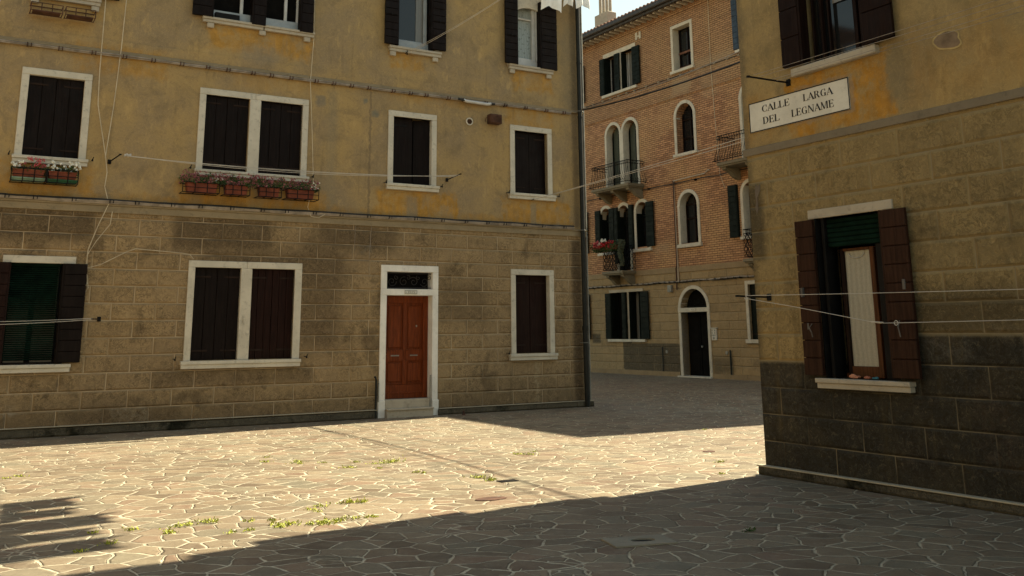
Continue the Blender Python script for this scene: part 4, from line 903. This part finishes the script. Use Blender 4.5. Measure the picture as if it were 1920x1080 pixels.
def balcony(x0, x1, d, zt, rail_h, bulge=0., name='balcony', corbels=3, bars=.115, cross=False, label=None):
    b = MB(); b.box(x0, x1, -d, 0, zt - .10, zt, .01); b.box(x0 + .04, x1 - .04, -d + .05, 0, zt - .15, zt - .10, .01)
    n = corbels
    for i in range(n):
        cx = x0 + .2 + (x1 - x0 - .4) * i / (n - 1) if n > 1 else (x0 + x1) / 2
        prof = [(0, zt - .15), (-d + .12, zt - .15), (-d + .14, zt - .22), (-d * .55, zt - .30), (-d * .3, zt - .46), (0, zt - .55)]
        # corbel outline is in (y,z): build by hand
        L = [b.bm.verts.new((cx - .09, p[0], p[1])) for p in prof]; Rr = [b.bm.verts.new((cx + .09, p[0], p[1])) for p in prof]
        b.bm.faces.new(L); b.bm.faces.new(Rr[::-1])
        for j in range(len(prof)): q = (j + 1) % len(prof); b.bm.faces.new([L[j], L[q], Rr[q], Rr[j]])
    o = b.build(name, stonemat('balcony_stone', (.19, .165, .115), (.06, .055, .035), .7), C_, label)
    k = MB()
    e = .05; zt2 = zt + rail_h
    path = [(x0 + e, 0), (x0 + e, -d + e), (x1 - e, -d + e), (x1 - e, 0)]
    for zz, r_ in ((zt2, .016), (zt2 - .12, .010), (zt + .06, .012)):
        off = 0 if zz > zt + .2 else bulge
        k.tube([(path[0][0] - off, 0, zz), (path[1][0] - off, path[1][1] - off, zz), (path[2][0] + off, path[2][1] - off, zz), (path[3][0] + off, 0, zz)], r_, 5)
    def bar(x, y, nx, ny):
        pr = [(0, 0), (.0, .25), (.25, .5), (.8, .75), (1.15, .88), (.95, .96), (.7, 1.0)]
        k.tube([(x + nx * bulge * f, y + ny * bulge * f, zt2 - (zt2 - zt - .05) * g) for f, g in pr], .0085, 4)
        if bulge: # curls at head and foot
            for zc, s_ in ((zt2 - .06, 1), (zt + .12, -1)):
                ff = .0 if zc > zt + .3 else bulge * 1.1
                k.tube([(x + nx * (ff + .05 * math.sin(a)) , y + ny * (ff + .05 * math.sin(a)), zc + .05 * math.cos(a) * s_) for a in [j * .9 for j in range(6)]], .007, 4)
    def run(p, q, nx, ny):
        L_ = math.hypot(q[0] - p[0], q[1] - p[1]); n = max(2, int(L_ / bars))
        for i in range(n + 1):
            t = i / n; bar(p[0] + (q[0] - p[0]) * t, p[1] + (q[1] - p[1]) * t, nx, ny)
        if cross:
            for i in range(n):
                t0, t1 = i / n, (i + 1) / n
                a0 = (p[0] + (q[0] - p[0]) * t0, p[1] + (q[1] - p[1]) * t0); a1 = (p[0] + (q[0] - p[0]) * t1, p[1] + (q[1] - p[1]) * t1)
                nz = 3
                for j in range(nz):
                    za, zb = zt + .06 + (rail_h - .18) * j / nz, zt + .06 + (rail_h - .18) * (j + 1) / nz
                    k.tube([(a0[0], a0[1], za), (a1[0], a1[1], zb)], .011, 4); k.tube([(a0[0], a0[1], zb), (a1[0], a1[1], za)], .011, 4)
    run(path[0], path[1], -1, 0); run(path[1], path[2], 0, -1); run(path[2], path[3], 1, 0)
    k.build('railing', 'iron', o); return o
balcony(-4.78, -2.42, .82, 7.13, .90, .14, label='long balcony with bulging scrolled iron railing')
balcony(2.42, 5.0, .82, 7.13, .92, .14, label='scrolled iron balcony cut off by the corner house')
balcony(-4.42, -3.10, .68, 3.87, .95, .0, corbels=2, cross=True, bars=.14, label='small balcony carrying the red and white geraniums')
balcony(3.16, 5.0, .60, 3.87, .95, .0, corbels=2, cross=True, bars=.14, label='small lattice balcony beside the corner house')
# clothes-line arm by the hidden left window
b = MB(); b.box(-6.5, -6.44, -.9, 0, 2.42, 2.46, .005); b.tube([(-6.47, -.05, 2.30), (-6.47, -.5, 2.40)], .012, 5); b.build('line_arm', 'iron', C_)

# ================================================================ flowers and planters
def foliage(parent, x0, x1, y0, y1, z0, z1, n, mat, size=.03, name='leaves'):
    b = MB()
    for _ in range(n):
        t = random.random(); cx = random.uniform(x0, x1)
        hgt = (z1 - z0) * (.55 + .45 * math.sin(cx * 23.) * math.sin(cx * 9.7 + 1))
        b.leaf((cx + random.gauss(0, .015), random.uniform(y0, y1), z0 + hgt * t ** .7), size * random.uniform(.6, 1.3))
    return b.build(name, mat, parent, recalc=False)
def petals(parent, spots, mat, n=26, r=.04, size=.014, name='flowers'):
    b = MB()
    for (cx, cy, cz) in spots:
        for _ in range(n):
            v = Vector((random.gauss(0, 1), random.gauss(0, 1), random.gauss(0, 1))).normalized() * r * random.uniform(.5, 1)
            b.leaf(Vector((cx, cy, cz)) + v, size * random.uniform(.7, 1.3), v + Vector((0, -.02, .01)), .8)
    return b.build(name, mat, parent, recalc=False)
def trough(parent, x0, x1, z0, z1, y0, y1, mat, name='pot'):
    b = MB(); i = .02
    vs = [b.bm.verts.new(p) for p in ((x0 + i, y0 + i, z0), (x1 - i, y0 + i, z0), (x1 - i, y1 - i, z0), (x0 + i, y1 - i, z0), (x0, y0, z1), (x1, y0, z1), (x1, y1, z1), (x0, y1, z1))]
    for f in ((0, 3, 2, 1), (0, 1, 5, 4), (1, 2, 6, 5), (2, 3, 7, 6), (3, 0, 4, 7), (4, 5, 6, 7)): b.bm.faces.new([vs[j] for j in f])
    b.box(x0 - .006, x1 + .006, y0 - .006, y1 + .006, z1 - .025, z1, .005)
    return b.build(name, mat, parent)
def rack(parent, x0, x1, z0, z1, y0, y1, mat='iron', nv=3, name='rack'):
    b = MB()
    for zz in (z0, z1): b.tube([(x0, 0, zz), (x0, y0, zz), (x1, y0, zz), (x1, 0, zz)], .008, 4); b.tube([(x0, y1, zz), (x1, y1, zz)], .007, 4)
    for i in range(nv + 1):
        xx = x0 + (x1 - x0) * i / nv; b.tube([(xx, y0, z1), (xx, y0, z0), (xx, y1, z0)], .008, 4)
    b.tube([(x0, y0, (z0 + z1) / 2), (x1, y0, (z0 + z1) / 2)], .006, 4)
    return b.build(name, mat, parent)
# pair of planters under the left window
for (x0, x1, mt, kinds, lb) in ((-11.62, -11.10, 'planterp', 'pw', 'window planter with pink and white flowers in a pale green tray, left of the pair'), (-11.08, -10.60, 'planterg', 'w', 'window planter with white flowers in a dark green tray, right of the pair')):
    o = thing('window_planter', lb, 'planter', *FA, group='planters under the left window')
    trough(o, x0, x1, 4.14, 4.195, -.28, -.05, mt, 'tray'); trough(o, x0 + .02, x1 - .02, 4.20, 4.33, -.27, -.06, 'terracotta'); rack(o, x0, x1, 4.13, 4.35, -.29, -.03)
    foliage(o, x0, x1, -.28, -.04, 4.30, 4.46, 420, 'foliage', .022)
    if kinds == 'pw':
        petals(o, [(random.uniform(x0 + .14, x1 - .02), random.uniform(-.30, -.1), random.uniform(4.36, 4.54)) for _ in range(26)], 'petalpink', 9, .028)
        petals(o, [(random.uniform(x0 - .02, x0 + .16), random.uniform(-.30, -.1), random.uniform(4.36, 4.47)) for _ in range(12)], 'petalwhite', 9, .022)
    else: petals(o, [(random.uniform(x0, x1 + .03), random.uniform(-.30, -.1), random.uniform(4.35, 4.50)) for _ in range(34)], 'petalwhite', 9, .022)
# four planters under the double window
for i, (x0, x1) in enumerate(((-8.82, -8.22), (-8.13, -7.66), (-7.50, -7.06), (-6.96, -6.38))):
    o = thing('window_planter', ('terracotta window planter of faded mauve flowers, ' + ('leftmost', 'second from left', 'third from left', 'rightmost')[i] + ' of four under the double window'), 'planter', *FA, group='terracotta planters under the double window')
    trough(o, x0 + .03, x1 - .03, 4.13, 4.31, -.27, -.07, 'terracotta'); rack(o, x0 - (.05 if i == 0 else 0), x1 + (.05 if i == 3 else .0), 4.12, 4.30, -.29, -.03)
    foliage(o, x0 - .08, x1 + .08, -.32, -.02, 4.28, 4.52, 620, 'foliage', .020)
    petals(o, [(random.uniform(x0 - .08, x1 + .08), random.uniform(-.33, -.04), random.uniform(4.30, 4.52)) for _ in range(120)], 'petaldull', 6, .020, .012)
    if i in (0, 3): petals(o, [(random.uniform(x1 - .12, x1 + .06), random.uniform(-.33, -.2), random.uniform(4.32, 4.46)) for _ in range(9)], 'petalwhite', 6, .016, .010, 'white_flowers')
# empty racks upper left
for x0, x1, lb in ((-11.58, -11.08, 'empty rusty planter rack under the top-left sill, left one'), (-11.03, -10.55, 'empty rusty planter rack under the top-left sill, right one')):
    o = thing('planter_rack', lb, 'rack', *FA, group='empty planter racks'); r_ = rack(o, x0, x1, 7.10, 7.24, -.28, -.03, 'rust', 3, 'frame'); b = MB(); b.box(x0 + .03, x1 - .03, -.25, -.05, 7.09, 7.12, .004); b.build('tray', 'rust', o)
# geraniums on the brick house's small balcony
o = thing('balcony_flowers', 'red, pink and white geraniums in boxes hung on the small balcony', 'flowers', *FC)
trough(o, -4.5, -3.2, 4.68, 4.84, -.86, -.70, 'terracotta', 'box')
foliage(o, -4.75, -3.15, -.98, -.62, 4.62, 5.05, 1500, 'foliage', .035)
petals(o, [(random.uniform(-4.72, -4.1), random.uniform(-1.02, -.7), random.uniform(4.78, 5.08)) for _ in range(26)], 'petalpink', 12, .06, .028, 'pink_flowers')
petals(o, [(random.uniform(-4.85, -3.4), random.uniform(-1.02, -.7), random.uniform(4.78, 5.0)) for _ in range(40)], 'petalred', 14, .07, .028, 'red_flowers')
petals(o, [(random.uniform(-4.2, -3.85), random.uniform(-1.04, -.8), random.uniform(4.86, 5.1)) for _ in range(12)], 'petalwhite', 12, .05, .025, 'white_flowers')
o = MB()
for _ in range(1400):
    t = random.random(); ang = random.uniform(0, 6.28); rr = .16 * (1 - .55 * t) * random.random() ** .5
    o.leaf((-3.02 + rr * math.cos(ang) + .05 * math.sin(t * 9), -.78 + rr * math.sin(ang), 5.02 - t * 1.0), .03 * random.uniform(.6, 1.3))
o = o.build('trailing_plant', 'foliagegrey', recalc=False); tag(o, 'grey-green plant trailing over the end of the small balcony', 'plant', frame=FC)

# ================================================================ cables, ropes and washing lines
def wire(name, pts, r, mat, label, cat='cable', frame=None, group=None, seg=5):
    o = MB().tube(pts, r, seg).build(name, mat); tag(o, label, cat, group, frame); return o
def bundle(x0, x1, z, y, amp, n, mat, r, label, name='wall_cable', frame=FA, clips=.5, clipmat='iron', step=.25, seed=3, strands=3):
    rnd = random.Random(seed); t = thing(name, label, 'cable', *frame)
    for k in range(strands):
        pts = []; x = x0
        while x <= x1: pts.append((x, y - .012 * k + rnd.uniform(-.004, .004), z + .022 * (k - (strands - 1) / 2) + amp * math.sin(x * 3.1 + k) * .5 + rnd.uniform(-amp, amp) * .4)); x += step
        MB().tube(pts, r * rnd.uniform(.8, 1.2), 5).build('strand', mat[k % len(mat)], t)
    b = MB(); x = x0 + .3
    while x < x1:
        b.box(x, x + .014, y - .042, .0, z - .036, z + .034, .003); b.box(x + .06, x + .072, y - .038, 0, z - .03, z + .03, .003); x += clips * rnd.uniform(.8, 1.25)
    b.build('clip', clipmat, t); return t
bundle(-17.5, -.02, 3.895, -.06, .010, 3, ('cable', 'cable', 'cableblk'), .021, 'cable bundle clipped along the lower string course of the ochre house', clips=.5)
bundle(-17.5, -.02, 6.535, -.045, .006, 2, ('cable', 'cable'), .013, 'thin cables along the upper string course of the ochre house', clips=.45, strands=2, clipmat='rust')
o = MB(); o.tube([(-3.08, -.09, 6.525), (-3.0, -.10, 6.50), (-2.5, -.10, 6.49), (-2.40, -.09, 6.51)], .033, 8); o = o.build('cable_joint', 'whiteframe'); tag(o, 'pale sleeve joint on the upper cable of the ochre house', 'cable joint', frame=FA)
k = MB(); k.tube([(-3.2, -.085, 6.535), (-3.06, -.10, 6.515)], .028, 6); k.tube([(-2.43, -.10, 6.50), (-2.3, -.085, 6.52)], .026, 6); k.build('tape', 'cableblk', o)
bundle(-13.5, 12, 3.33, -.06, .02, 3, ('cableblk', 'cable'), .02, 'dark cable festooned above the door of the brick house', frame=FC, clips=.3, strands=2, seed=8)
bundle(-13.5, 12, 10.91, -.05, .006, 2, ('cableblk',), .018, 'black cable across the upper brick wall', frame=FC, clips=.6, strands=1, clipmat='stone_dull', seed=9)
bundle(-13.5, 12, 6.90, -.05, .02, 2, ('cableblk',), .014, 'thin black cable below the long balcony', frame=FC, clips=2.5, strands=1, seed=12)
# cable crossing the street from house corner to house corner
EB = lambda t, z: Vector((2.8219, 11.5536, 0)) + Vector((.8592643, .5115319, 0)) * t + Vector((0, 0, z))
P0 = W(FA, -.02, -.1, 6.62); P1 = EB(3.8, 6.62)
wire('street_cable', sagline(P0, P1, .22, 24), .019, 'cableblk', 'black cable strung across the street between the two corners')
wire('street_cable', sagline(P0 + Vector((0, 0, .02)), P1 + Vector((0, 0, .3)), .20, 24), .010, 'cable', 'thin grey cable strung just above the black street cable')
# washing lines
def washline(label, arms, strands, frame=FA, mat='line', r=.0045, extra=None):
    t = thing('washing_line', label, 'washing line', *frame)
    for (p, q) in arms:
        b = MB(); b.tube([p, q], .011, 6); b.box(p[0] - .03, p[0] + .03, -.02, 0, p[2] - .04, p[2] + .04, .006)
        n_ = 2
        b.lathe([(.022, -.01), (.022, .01)], (q[0], q[1], q[2]), 8); b.build('bracket', 'iron', t)
    for pts in strands: MB().tube(pts, r, 4).build('line', mat, t)
    return t
wl = washline('white washing line stretched across the first-floor windows of the ochre house', [((-10.09, 0, 4.60), (-9.99, -.5, 4.66)), ((-3.43, 0, 4.76), (-3.36, -.5, 4.82))],
         [sagline((-9.86, -.44, 4.66), (-3.40, -.40, 4.79), .10), sagline((-9.86, -.50, 4.65), (-3.37, -.48, 4.80), .14), sagline((-9.86, -.38, 4.66), (-3.41, -.34, 4.78), .07)], r=.0042)
b = MB()
for i in range(4): b.box(-9.92 + i * .03, -9.90 + i * .03, -.5, -.42, 4.64 + .01 * (i % 2), 4.68 + .01 * (i % 2), .003)
b.build('peg', 'whiteframe', wl)
washline('washing line crossing the green-blinded window at bottom left', [((-10.05, 0, 1.88), (-10.18, -.22, 1.88)), ((-15.5, 0, 1.9), (-15.5, -.3, 1.9))],
         [sagline((-10.18, -.2, 1.89), (-15.5, -.26, 1.9), .07), sagline((-10.18, -.2, 1.87), (-15.5, -.3, 1.87), .10)])
# two strands from the first-floor window at the corner over to the other house
t = thing('washing_line', 'pair of lines from the right-hand first-floor sill towards the corner house', 'washing line')
b = MB(); b.tube([W(FA, -1.33, 0, 4.46), W(FA, -1.33, -.12, 4.47)], .01, 5); b.build('bracket', 'iron', t)
for dz in (0, .09):
    MB().tube(sagline(W(FA, -1.33, -.12, 4.46), EB(2.9, 4.76 + dz), .03), .005, 4).build('line', 'line', t)
LP0 = W(FA, -4.43, -.1, 7.40); LP1 = W(FB, .05, -.02, 8.0)
t = thing('washing_line', 'pair of lines rising from the upper window sill to the corner house', 'washing line')
b = MB(); b.tube([W(FA, -4.43, 0, 7.40), LP0], .012, 5); b.tube([LP0 + Vector((0, 0, -.06)), LP0 + Vector((0, 0, .04))], .012, 5); b.build('bracket', 'iron', t)
off = Vector((.06, .0, 0)); LL = sagline(LP0, LP1, .22, 40); L2 = sagline(LP0 + off * .5 + Vector((0, 0, -.03)), LP1 + off * 4 + Vector((0, 0, .14)), .20, 40)
MB().tube(LL, .005, 4).build('line', 'line', t); MB().tube(L2, .005, 4).build('line', 'line', t)
# laundry hanging over the street; (fraction along line, width, drop)
def on_line(f):
    i = min(int(f * 40), 39); return LL[i].lerp(LL[i + 1], f * 40 - i)
Ltot = (LP1 - LP0).length
def garment(i, f0, wd, drop, kind, label, cat):
    f1 = f0 + wd / Ltot; p, q = on_line(f0), on_line(f1); d = (q - p); side = Vector((-d.y, d.x, 0)).normalized()
    b = MB(); nx, nz = 12, 10; V = {}
    rnd = random.Random(i * 11 + 3)
    ph = rnd.uniform(0, 6)
    for a in range(nx + 1):
        for c in range(nz + 1):
            u, v = a / nx, c / nz
            half = .5
            if kind == 'shirt': half = .5 if v < .28 else .36
            uu = .5 + (u - .5) * half * 2 * (1 + .04 * math.sin(3 * v + ph))
            dz = drop * v * (1 - .07 * math.sin(u * math.pi)) * (1 if kind != 'shirt' else 1)
            if kind == 'shirt' and v > .25 and False: pass
            pos = p + d * uu + Vector((0, 0, -dz - (.03 * math.sin(u * 7 + ph) * v))) + side * (.035 * math.sin(u * 11 + ph) * (.3 + v) + .03 * math.sin(v * 4 + ph))
            V[a, c] = pos
    for off_ in (0, .004):
        for a in range(nx):
            for c in range(nz):
                b.bm.faces.new([b.bm.verts.new(V[k_] + side * off_) for k_ in ((a, c), (a + 1, c), (a + 1, c + 1), (a, c + 1))])
    bmesh.ops.remove_doubles(b.bm, verts=b.bm.verts, dist=.0005)
    o = b.build(cat.replace(' ', '_'), 'cloth', smooth=True, recalc=False); tag(o, label, cat, 'white laundry hanging over the street' if i < 20 else 'white laundry above the last upper window'); return o
items = [(.640, .57, 'towel', 'white towel on the high line, farthest from the corner house'), (.702, .55, 'shirt', 'white cloth second along the high line'), (.765, .55, 'towel', 'white towel in the middle of the high line'),
         (.825, .54, 'shirt', 'white cloth fourth along the high line'), (.885, .54, 'towel', 'white towel nearest the corner house')]
for i, (f0, wd, kd, lb) in enumerate(items): garment(i, f0 - .02, wd, on_line(f0).z - (6.80 + .12 * math.sin(i * 2.3)), kd, lb, 'towel' if kd == 'towel' else 'cloth')
# small line on arms above the last upper window: its laundry hangs into the top of the picture
t = thing('washing_line', 'short line on two arms above the last upper window of the ochre house', 'washing line')
UA, UB = W(FA, -1.75, -.55, 9.62), W(FA, .12, -.55, 9.62)
for q, sx in ((UA, -1.75), (UB, .12)): MB().tube([W(FA, sx - .0, 0, 9.55), q], .012, 5).build('bracket', 'iron', t)
LL = sagline(UA, UB, .02, 40); Ltot = (UB - UA).length; MB().tube(LL, .005, 4).build('line', 'line', t)
for i, (f0, wd, dp, lb) in enumerate(((.22, .56, .84, 'white cloth hanging over the arched upper window, left piece'), (.55, .26, .66, 'small white cloth hanging beside the downpipe, middle piece'), (.73, .36, .66, 'white cloth hanging across the top of the downpipe, right piece'))):
    garment(i + 20, f0, wd, dp, 'towel', lb, 'cloth')
# corner house lines
washline('lines on the black bracket above the street sign', [((.80, 0, 4.42), (.77, -.62, 4.42)), ((5.4, 0, 4.42), (5.4, -.62, 4.42))],
         [sagline((.79, -.56, 4.44), (5.4, -.56, 4.44), .01), sagline((.79, -.48, 4.43), (5.4, -.48, 4.40), .01), sagline((.79, -.26, 4.43), (5.4, -.26, 4.42), .01), sagline((.79, -.20, 4.42), (5.4, -.20, 4.38), .01)], FB, r=.0028, mat='cable')
wl = washline('slack washing line in front of the brown-shuttered window', [((.28, 0, 1.97), (.25, -.48, 1.98)), ((5.4, 0, 1.95), (5.4, -.5, 1.90))],
         [sagline((.26, -.36, 1.985), (5.4, -.36, 1.90), .01), [(.26, -.38, 1.955), (.9, -.37, 1.855), (1.98, -.36, 1.665), (2.05, -.36, 1.655), (2.22, -.36, 1.655), (3.6, -.36, 1.665), (5.4, -.36, 1.69)]], FB, r=.0033)
b = MB(); b.tube([(1.96, -.365, 1.668), (2.10, -.365, 1.66)], .007, 5); b.tube([(2.24 + .022 * math.cos(a * .7), -.36, 1.655 + .022 * math.sin(a * .7)) for a in range(10)], .004, 4)
b.tube([(.27 + .02 * math.cos(a * .7), -.37, 1.96 + .02 * math.sin(a * .7)) for a in range(10)], .004, 4); b.build('knot', 'line', wl)
# cords down the ochre house
cg = 'loose cords on the ochre house'
wire('hanging_cord', [(-10.42, -.05, 9.7), (-10.38, -.05, 7.6), (-10.38, -.06, 6.2), (-10.36, -.05, 5.6), (-10.16, -.06, 4.65), (-10.12, -.05, 4.4), (-10.14, -.06, 4.15), (-10.05, -.05, 3.85), (-10.20, -.06, 3.45), (-10.32, -.05, 3.05), (-10.33, -.05, 2.75), (-10.27, -.05, 2.4), (-10.30, -.05, 2.33), (-10.32, -.05, 2.42), (-10.29, -.05, 2.5)], .008, 'rope', 'pale cord hanging straight down past the washing-line bracket, left of the pair', 'cord', FA, cg, 4)
wire('hanging_cord', [(-9.98, -.05, 9.7), (-10.03, -.05, 7.6), (-10.05, -.05, 6.7), (-10.10, -.05, 5.6), (-10.17, -.05, 4.65)], .008, 'rope', 'pale cord slanting in to the bracket, right of the pair', 'cord', FA, cg, 4)
wire('hanging_cord', [(-6.49, -.05, 9.7), (-6.46, -.05, 7.4), (-6.50, -.05, 6.5), (-6.42, -.05, 5.4), (-6.37, -.06, 4.5), (-6.46, -.05, 4.0), (-6.40, -.09, 3.82), (-6.25, -.10, 3.80), (-6.05, -.07, 3.92)], .007, 'rope', 'pale cord hanging right of the double window', 'cord', FA, cg, 4)
wire('hanging_cord', [(-9.98, -.05, 3.72), (-10.0, -.05, 3.5), (-10.2, -.05, 3.2), (-10.33, -.05, 2.95), (-10.30, -.05, 2.74), (-10.1, -.05, 2.80), (-9.7, -.05, 3.03), (-9.55, -.05, 3.09), (-8.75, -.05, 3.04), (-8.62, -.05, 3.02), (-8.55, -.05, 2.94)], .007, 'rope', 'pale cord looping right from the blind window to the wide window', 'cord', FA, cg, 4)
wire('hanging_cord', [(-11.75, -.3, 8.2), (-12.2, -.2, 6.7), (-12.9, -.1, 4.4)], .008, 'rope', 'pale cord crossing the top left corner of the ochre wall', 'cord', FA, cg, 4)
wire('hanging_cord', [(-5.12, -.03, 3.7), (-5.14, -.03, 3.3), (-5.16, -.03, 3.02), (-5.45, -.03, 3.02), (-5.47, -.03, 3.3), (-5.46, -.03, 3.7)], .004, 'cable', 'thin wire looped on the wall above the door', 'cord', FA, cg, 4)
wire('hanging_cord', [(1.62, -.04, 13.5), (1.58, -.04, 10.9), (1.68, -.05, 8.5), (1.75, -.04, 6.9), (1.95, -.04, 6.4)], .010, 'rope', 'thin cord hanging down the brick wall', 'cord', FC, None, 4)
# small things on the lower window ledge
for (x, c, lb, cat, sz) in ((1.40, (.45, .20, .12), 'crumpled orange cloth on the ledge of the brown-shuttered window', 'cloth', .05), (1.56, (.35, .13, .08), 'rust-red scrap on the ledge beside the orange cloth', 'cloth', .035), (1.66, (.06, .20, .26), 'small teal packet on the ledge of the brown-shuttered window', 'packet', .03)):
    b = MB(); bmesh.ops.create_icosphere(b.bm, subdivisions=2, radius=1)
    for v in b.bm.verts: v.co = Vector((x + v.co.x * sz * 1.3 * random.uniform(.8, 1.2), -.0 + v.co.y * sz * .8 * random.uniform(.8, 1.2), 1.095 + (v.co.z + 1) * .5 * sz * random.uniform(.5, 1.1)))
    o = b.build(cat, simple(cat + '_fabric', c, .9, .3)); tag(o, lb, cat, frame=FB)

# ================================================================ ground details
WD = [(-5.89,11.67),(-5.79,11.83),(-3.2,12.93),(-3.3,13.42),(-2.77,12.85),(-2.71,12.74),(-2.44,12.82),(-2.04,12.31),(-2.02,12.85),(-2.03,12.4),(-1.77,12.68),(-1.64,12.28),(-1.57,12.77),(-1.16,11.89),(-1.07,11.84),(-.44,11.42),(-.28,11.18),(.03,13.52),(.17,13.45),(.27,13.79),(-3.51,8.51),(-3.2,8.08),(-3.22,8.62),(-2.91,8.54),(-2.85,8.48),(-2.85,8.77),(-2.69,8.92),(-2.35,8.45),(-2.23,8.56),(-2.33,8.96),(-2.13,8.99),(-2.01,8.68),(-2.0,8.77),(-1.94,8.82),(-1.91,9.5),(-1.82,9.39),(-1.72,8.78),(-1.67,8.88),(-1.58,8.85),(-1.53,8.97),(-1.62,9.83),(-1.48,9.88),(-1.43,9.06),(-1.27,9.1),(-1.31,9.1),(1.9,8.33),(-1.85,9.67),(-3.31,7.8),(2.54,12.54),(2.36,11.54),(3.12,16.54)]
big = {12: 2.2, 4: 1.2, 7: 1.1, 22: .9, 25: 1.3, 26: 1.4, 36: 1.3, 37: 1.2, 38: 1.2, 40: 1.6, 32: 1.2, 33: 1.1, 18: 1.2, 15: 1.2, 16: 1.2, 45: .9}
protos = []
for i, (wx, wy) in enumerate(WD):
    s_ = big.get(i, random.uniform(.55, .95)); n = int(40 * s_); b = MB(); sx = random.uniform(.03, .055) * s_; ang = random.uniform(-.4, .9)
    for _ in range(n):
        du, dv = random.gauss(0, sx), random.gauss(0, .022); px, py = du * math.cos(ang) - dv * math.sin(ang), du * math.sin(ang) + dv * math.cos(ang)
        h = random.uniform(.006, .024) * s_; lean = Vector((random.gauss(0, 1.1), random.gauss(0, 1.1), .8)).normalized()
        base = Vector((px, py, 0)); tip = base + lean * h * 1.5; wv_ = Vector((random.uniform(-1, 1), random.uniform(-1, 1), .2)).normalized() * .007
        b.bm.faces.new([b.bm.verts.new(q) for q in (base - wv_ * .3, base.lerp(tip, .6) - wv_, tip, base.lerp(tip, .6) + wv_)])
        if random.random() < .6: b.leaf(tip, .011 * random.uniform(.6, 1.5))
    o = b.build('weed', 'foliage' if i in (45,) else 'weed', recalc=False); o.location = (wx, wy, .002)
    shade = i in (45, 50)
    near = wy < 10.4; row_ = sorted([q for q in range(len(WD)) if (WD[q][1] < 10.4) == near], key=lambda q: WD[q][0] / WD[q][1]); rk = row_.index(i) + 1
    sfx = 'th' if 10 < rk % 100 < 14 else {1: 'st', 2: 'nd', 3: 'rd'}.get(rk % 10, 'th')
    wl_ = '%s green weed tuft, %d%s from the left in the %s scatter of weeds' % ('bushy' if s_ > 1 else 'small', rk, sfx, 'nearer' if near else 'farther')
    if i == 45: tag(o, 'dark weed tuft alone in the shaded foreground paving', 'weed')
    elif i == 12: tag(o, 'tallest green weed tuft growing in the sunlit paving', 'weed', 'weeds in the paving joints')
    else: tag(o, wl_, 'weed', 'weeds in the paving joints')
# square stone drain cover in the foreground
import itertools
mc = thing('drain_cover', 'square stone drain cover with a dark oval hole in the shaded foreground', 'drain cover', (.96, 7.98, 0), R(16))
b = MB(); b.prism([(p[0], p[1]) for p in ((-.26, -.15), (.25, -.15), (.25, .16), (-.26, .16))], [ell(0.03, 0, .10, .055, 0, 345, 23)], 0, .012)
bmesh.ops.rotate(b.bm, verts=b.bm.verts, cent=(0, 0, 0), matrix=Matrix.Rotation(R(-90), 3, 'X')); bmesh.ops.scale(b.bm, vec=(1, -1, 1), verts=b.bm.verts)
bmesh.ops.translate(b.bm, vec=(0, 0, .014 - max(v.co.z for v in b.bm.verts)), verts=b.bm.verts)
b.build('slab', stonemat('pale_drain_stone', (.26, .235, .18), (.1, .08, .06), .5, .9), mc)
b = MB(); vs = [b.bm.verts.new((x, y, .003)) for x, y in ell(.03, 0, .10, .055, 0, 345, 23)]; b.bm.faces.new(vs); b.build('hole', 'iron', mc)
for (x, y, a, lb, nm, lx, ly, mt) in ((-.24, 10.0, .5, 'rusty oval plate set in the sunlit paving near the shade line', 'metal_plate', .17, .09, 'rust'), (2.62, 13.62, .5, 'small rusty plate set in the paving near the corner house', 'metal_plate', .09, .07, 'rust')):
    b = MB(); b.lathe([(1, 0), (1, .006), (.9, .008)], (0, 0, 0), 20)
    for v in b.bm.verts: v.co.x *= lx; v.co.y *= ly
    o = b.build(nm, mt); o.location = (x, y, .001); o.rotation_euler = (0, 0, a); tag(o, lb, 'plate')
b = MB()
for i in range(5): b.box(-.11, .11, -.05 + i * .027, -.04 + i * .027, 0, .008, .001)
o = b.build('drain_grate', 'iron'); o.location = (-.08, 11.14, .001); o.rotation_euler = (0, 0, .5); tag(o, 'small slotted iron drain grate in the sunlit paving', 'drain grate')
b = MB(); b.lathe([(.035, 0), (.03, .02), (.02, .03), (.02, .07), (.03, .08)], (0, 0, 0), 8); o = b.build('ground_spigot', 'rust'); o.location = W(FA, -3.2, -.35, 0); tag(o, 'small rusty spigot standing on the paving right of the door', 'spigot')
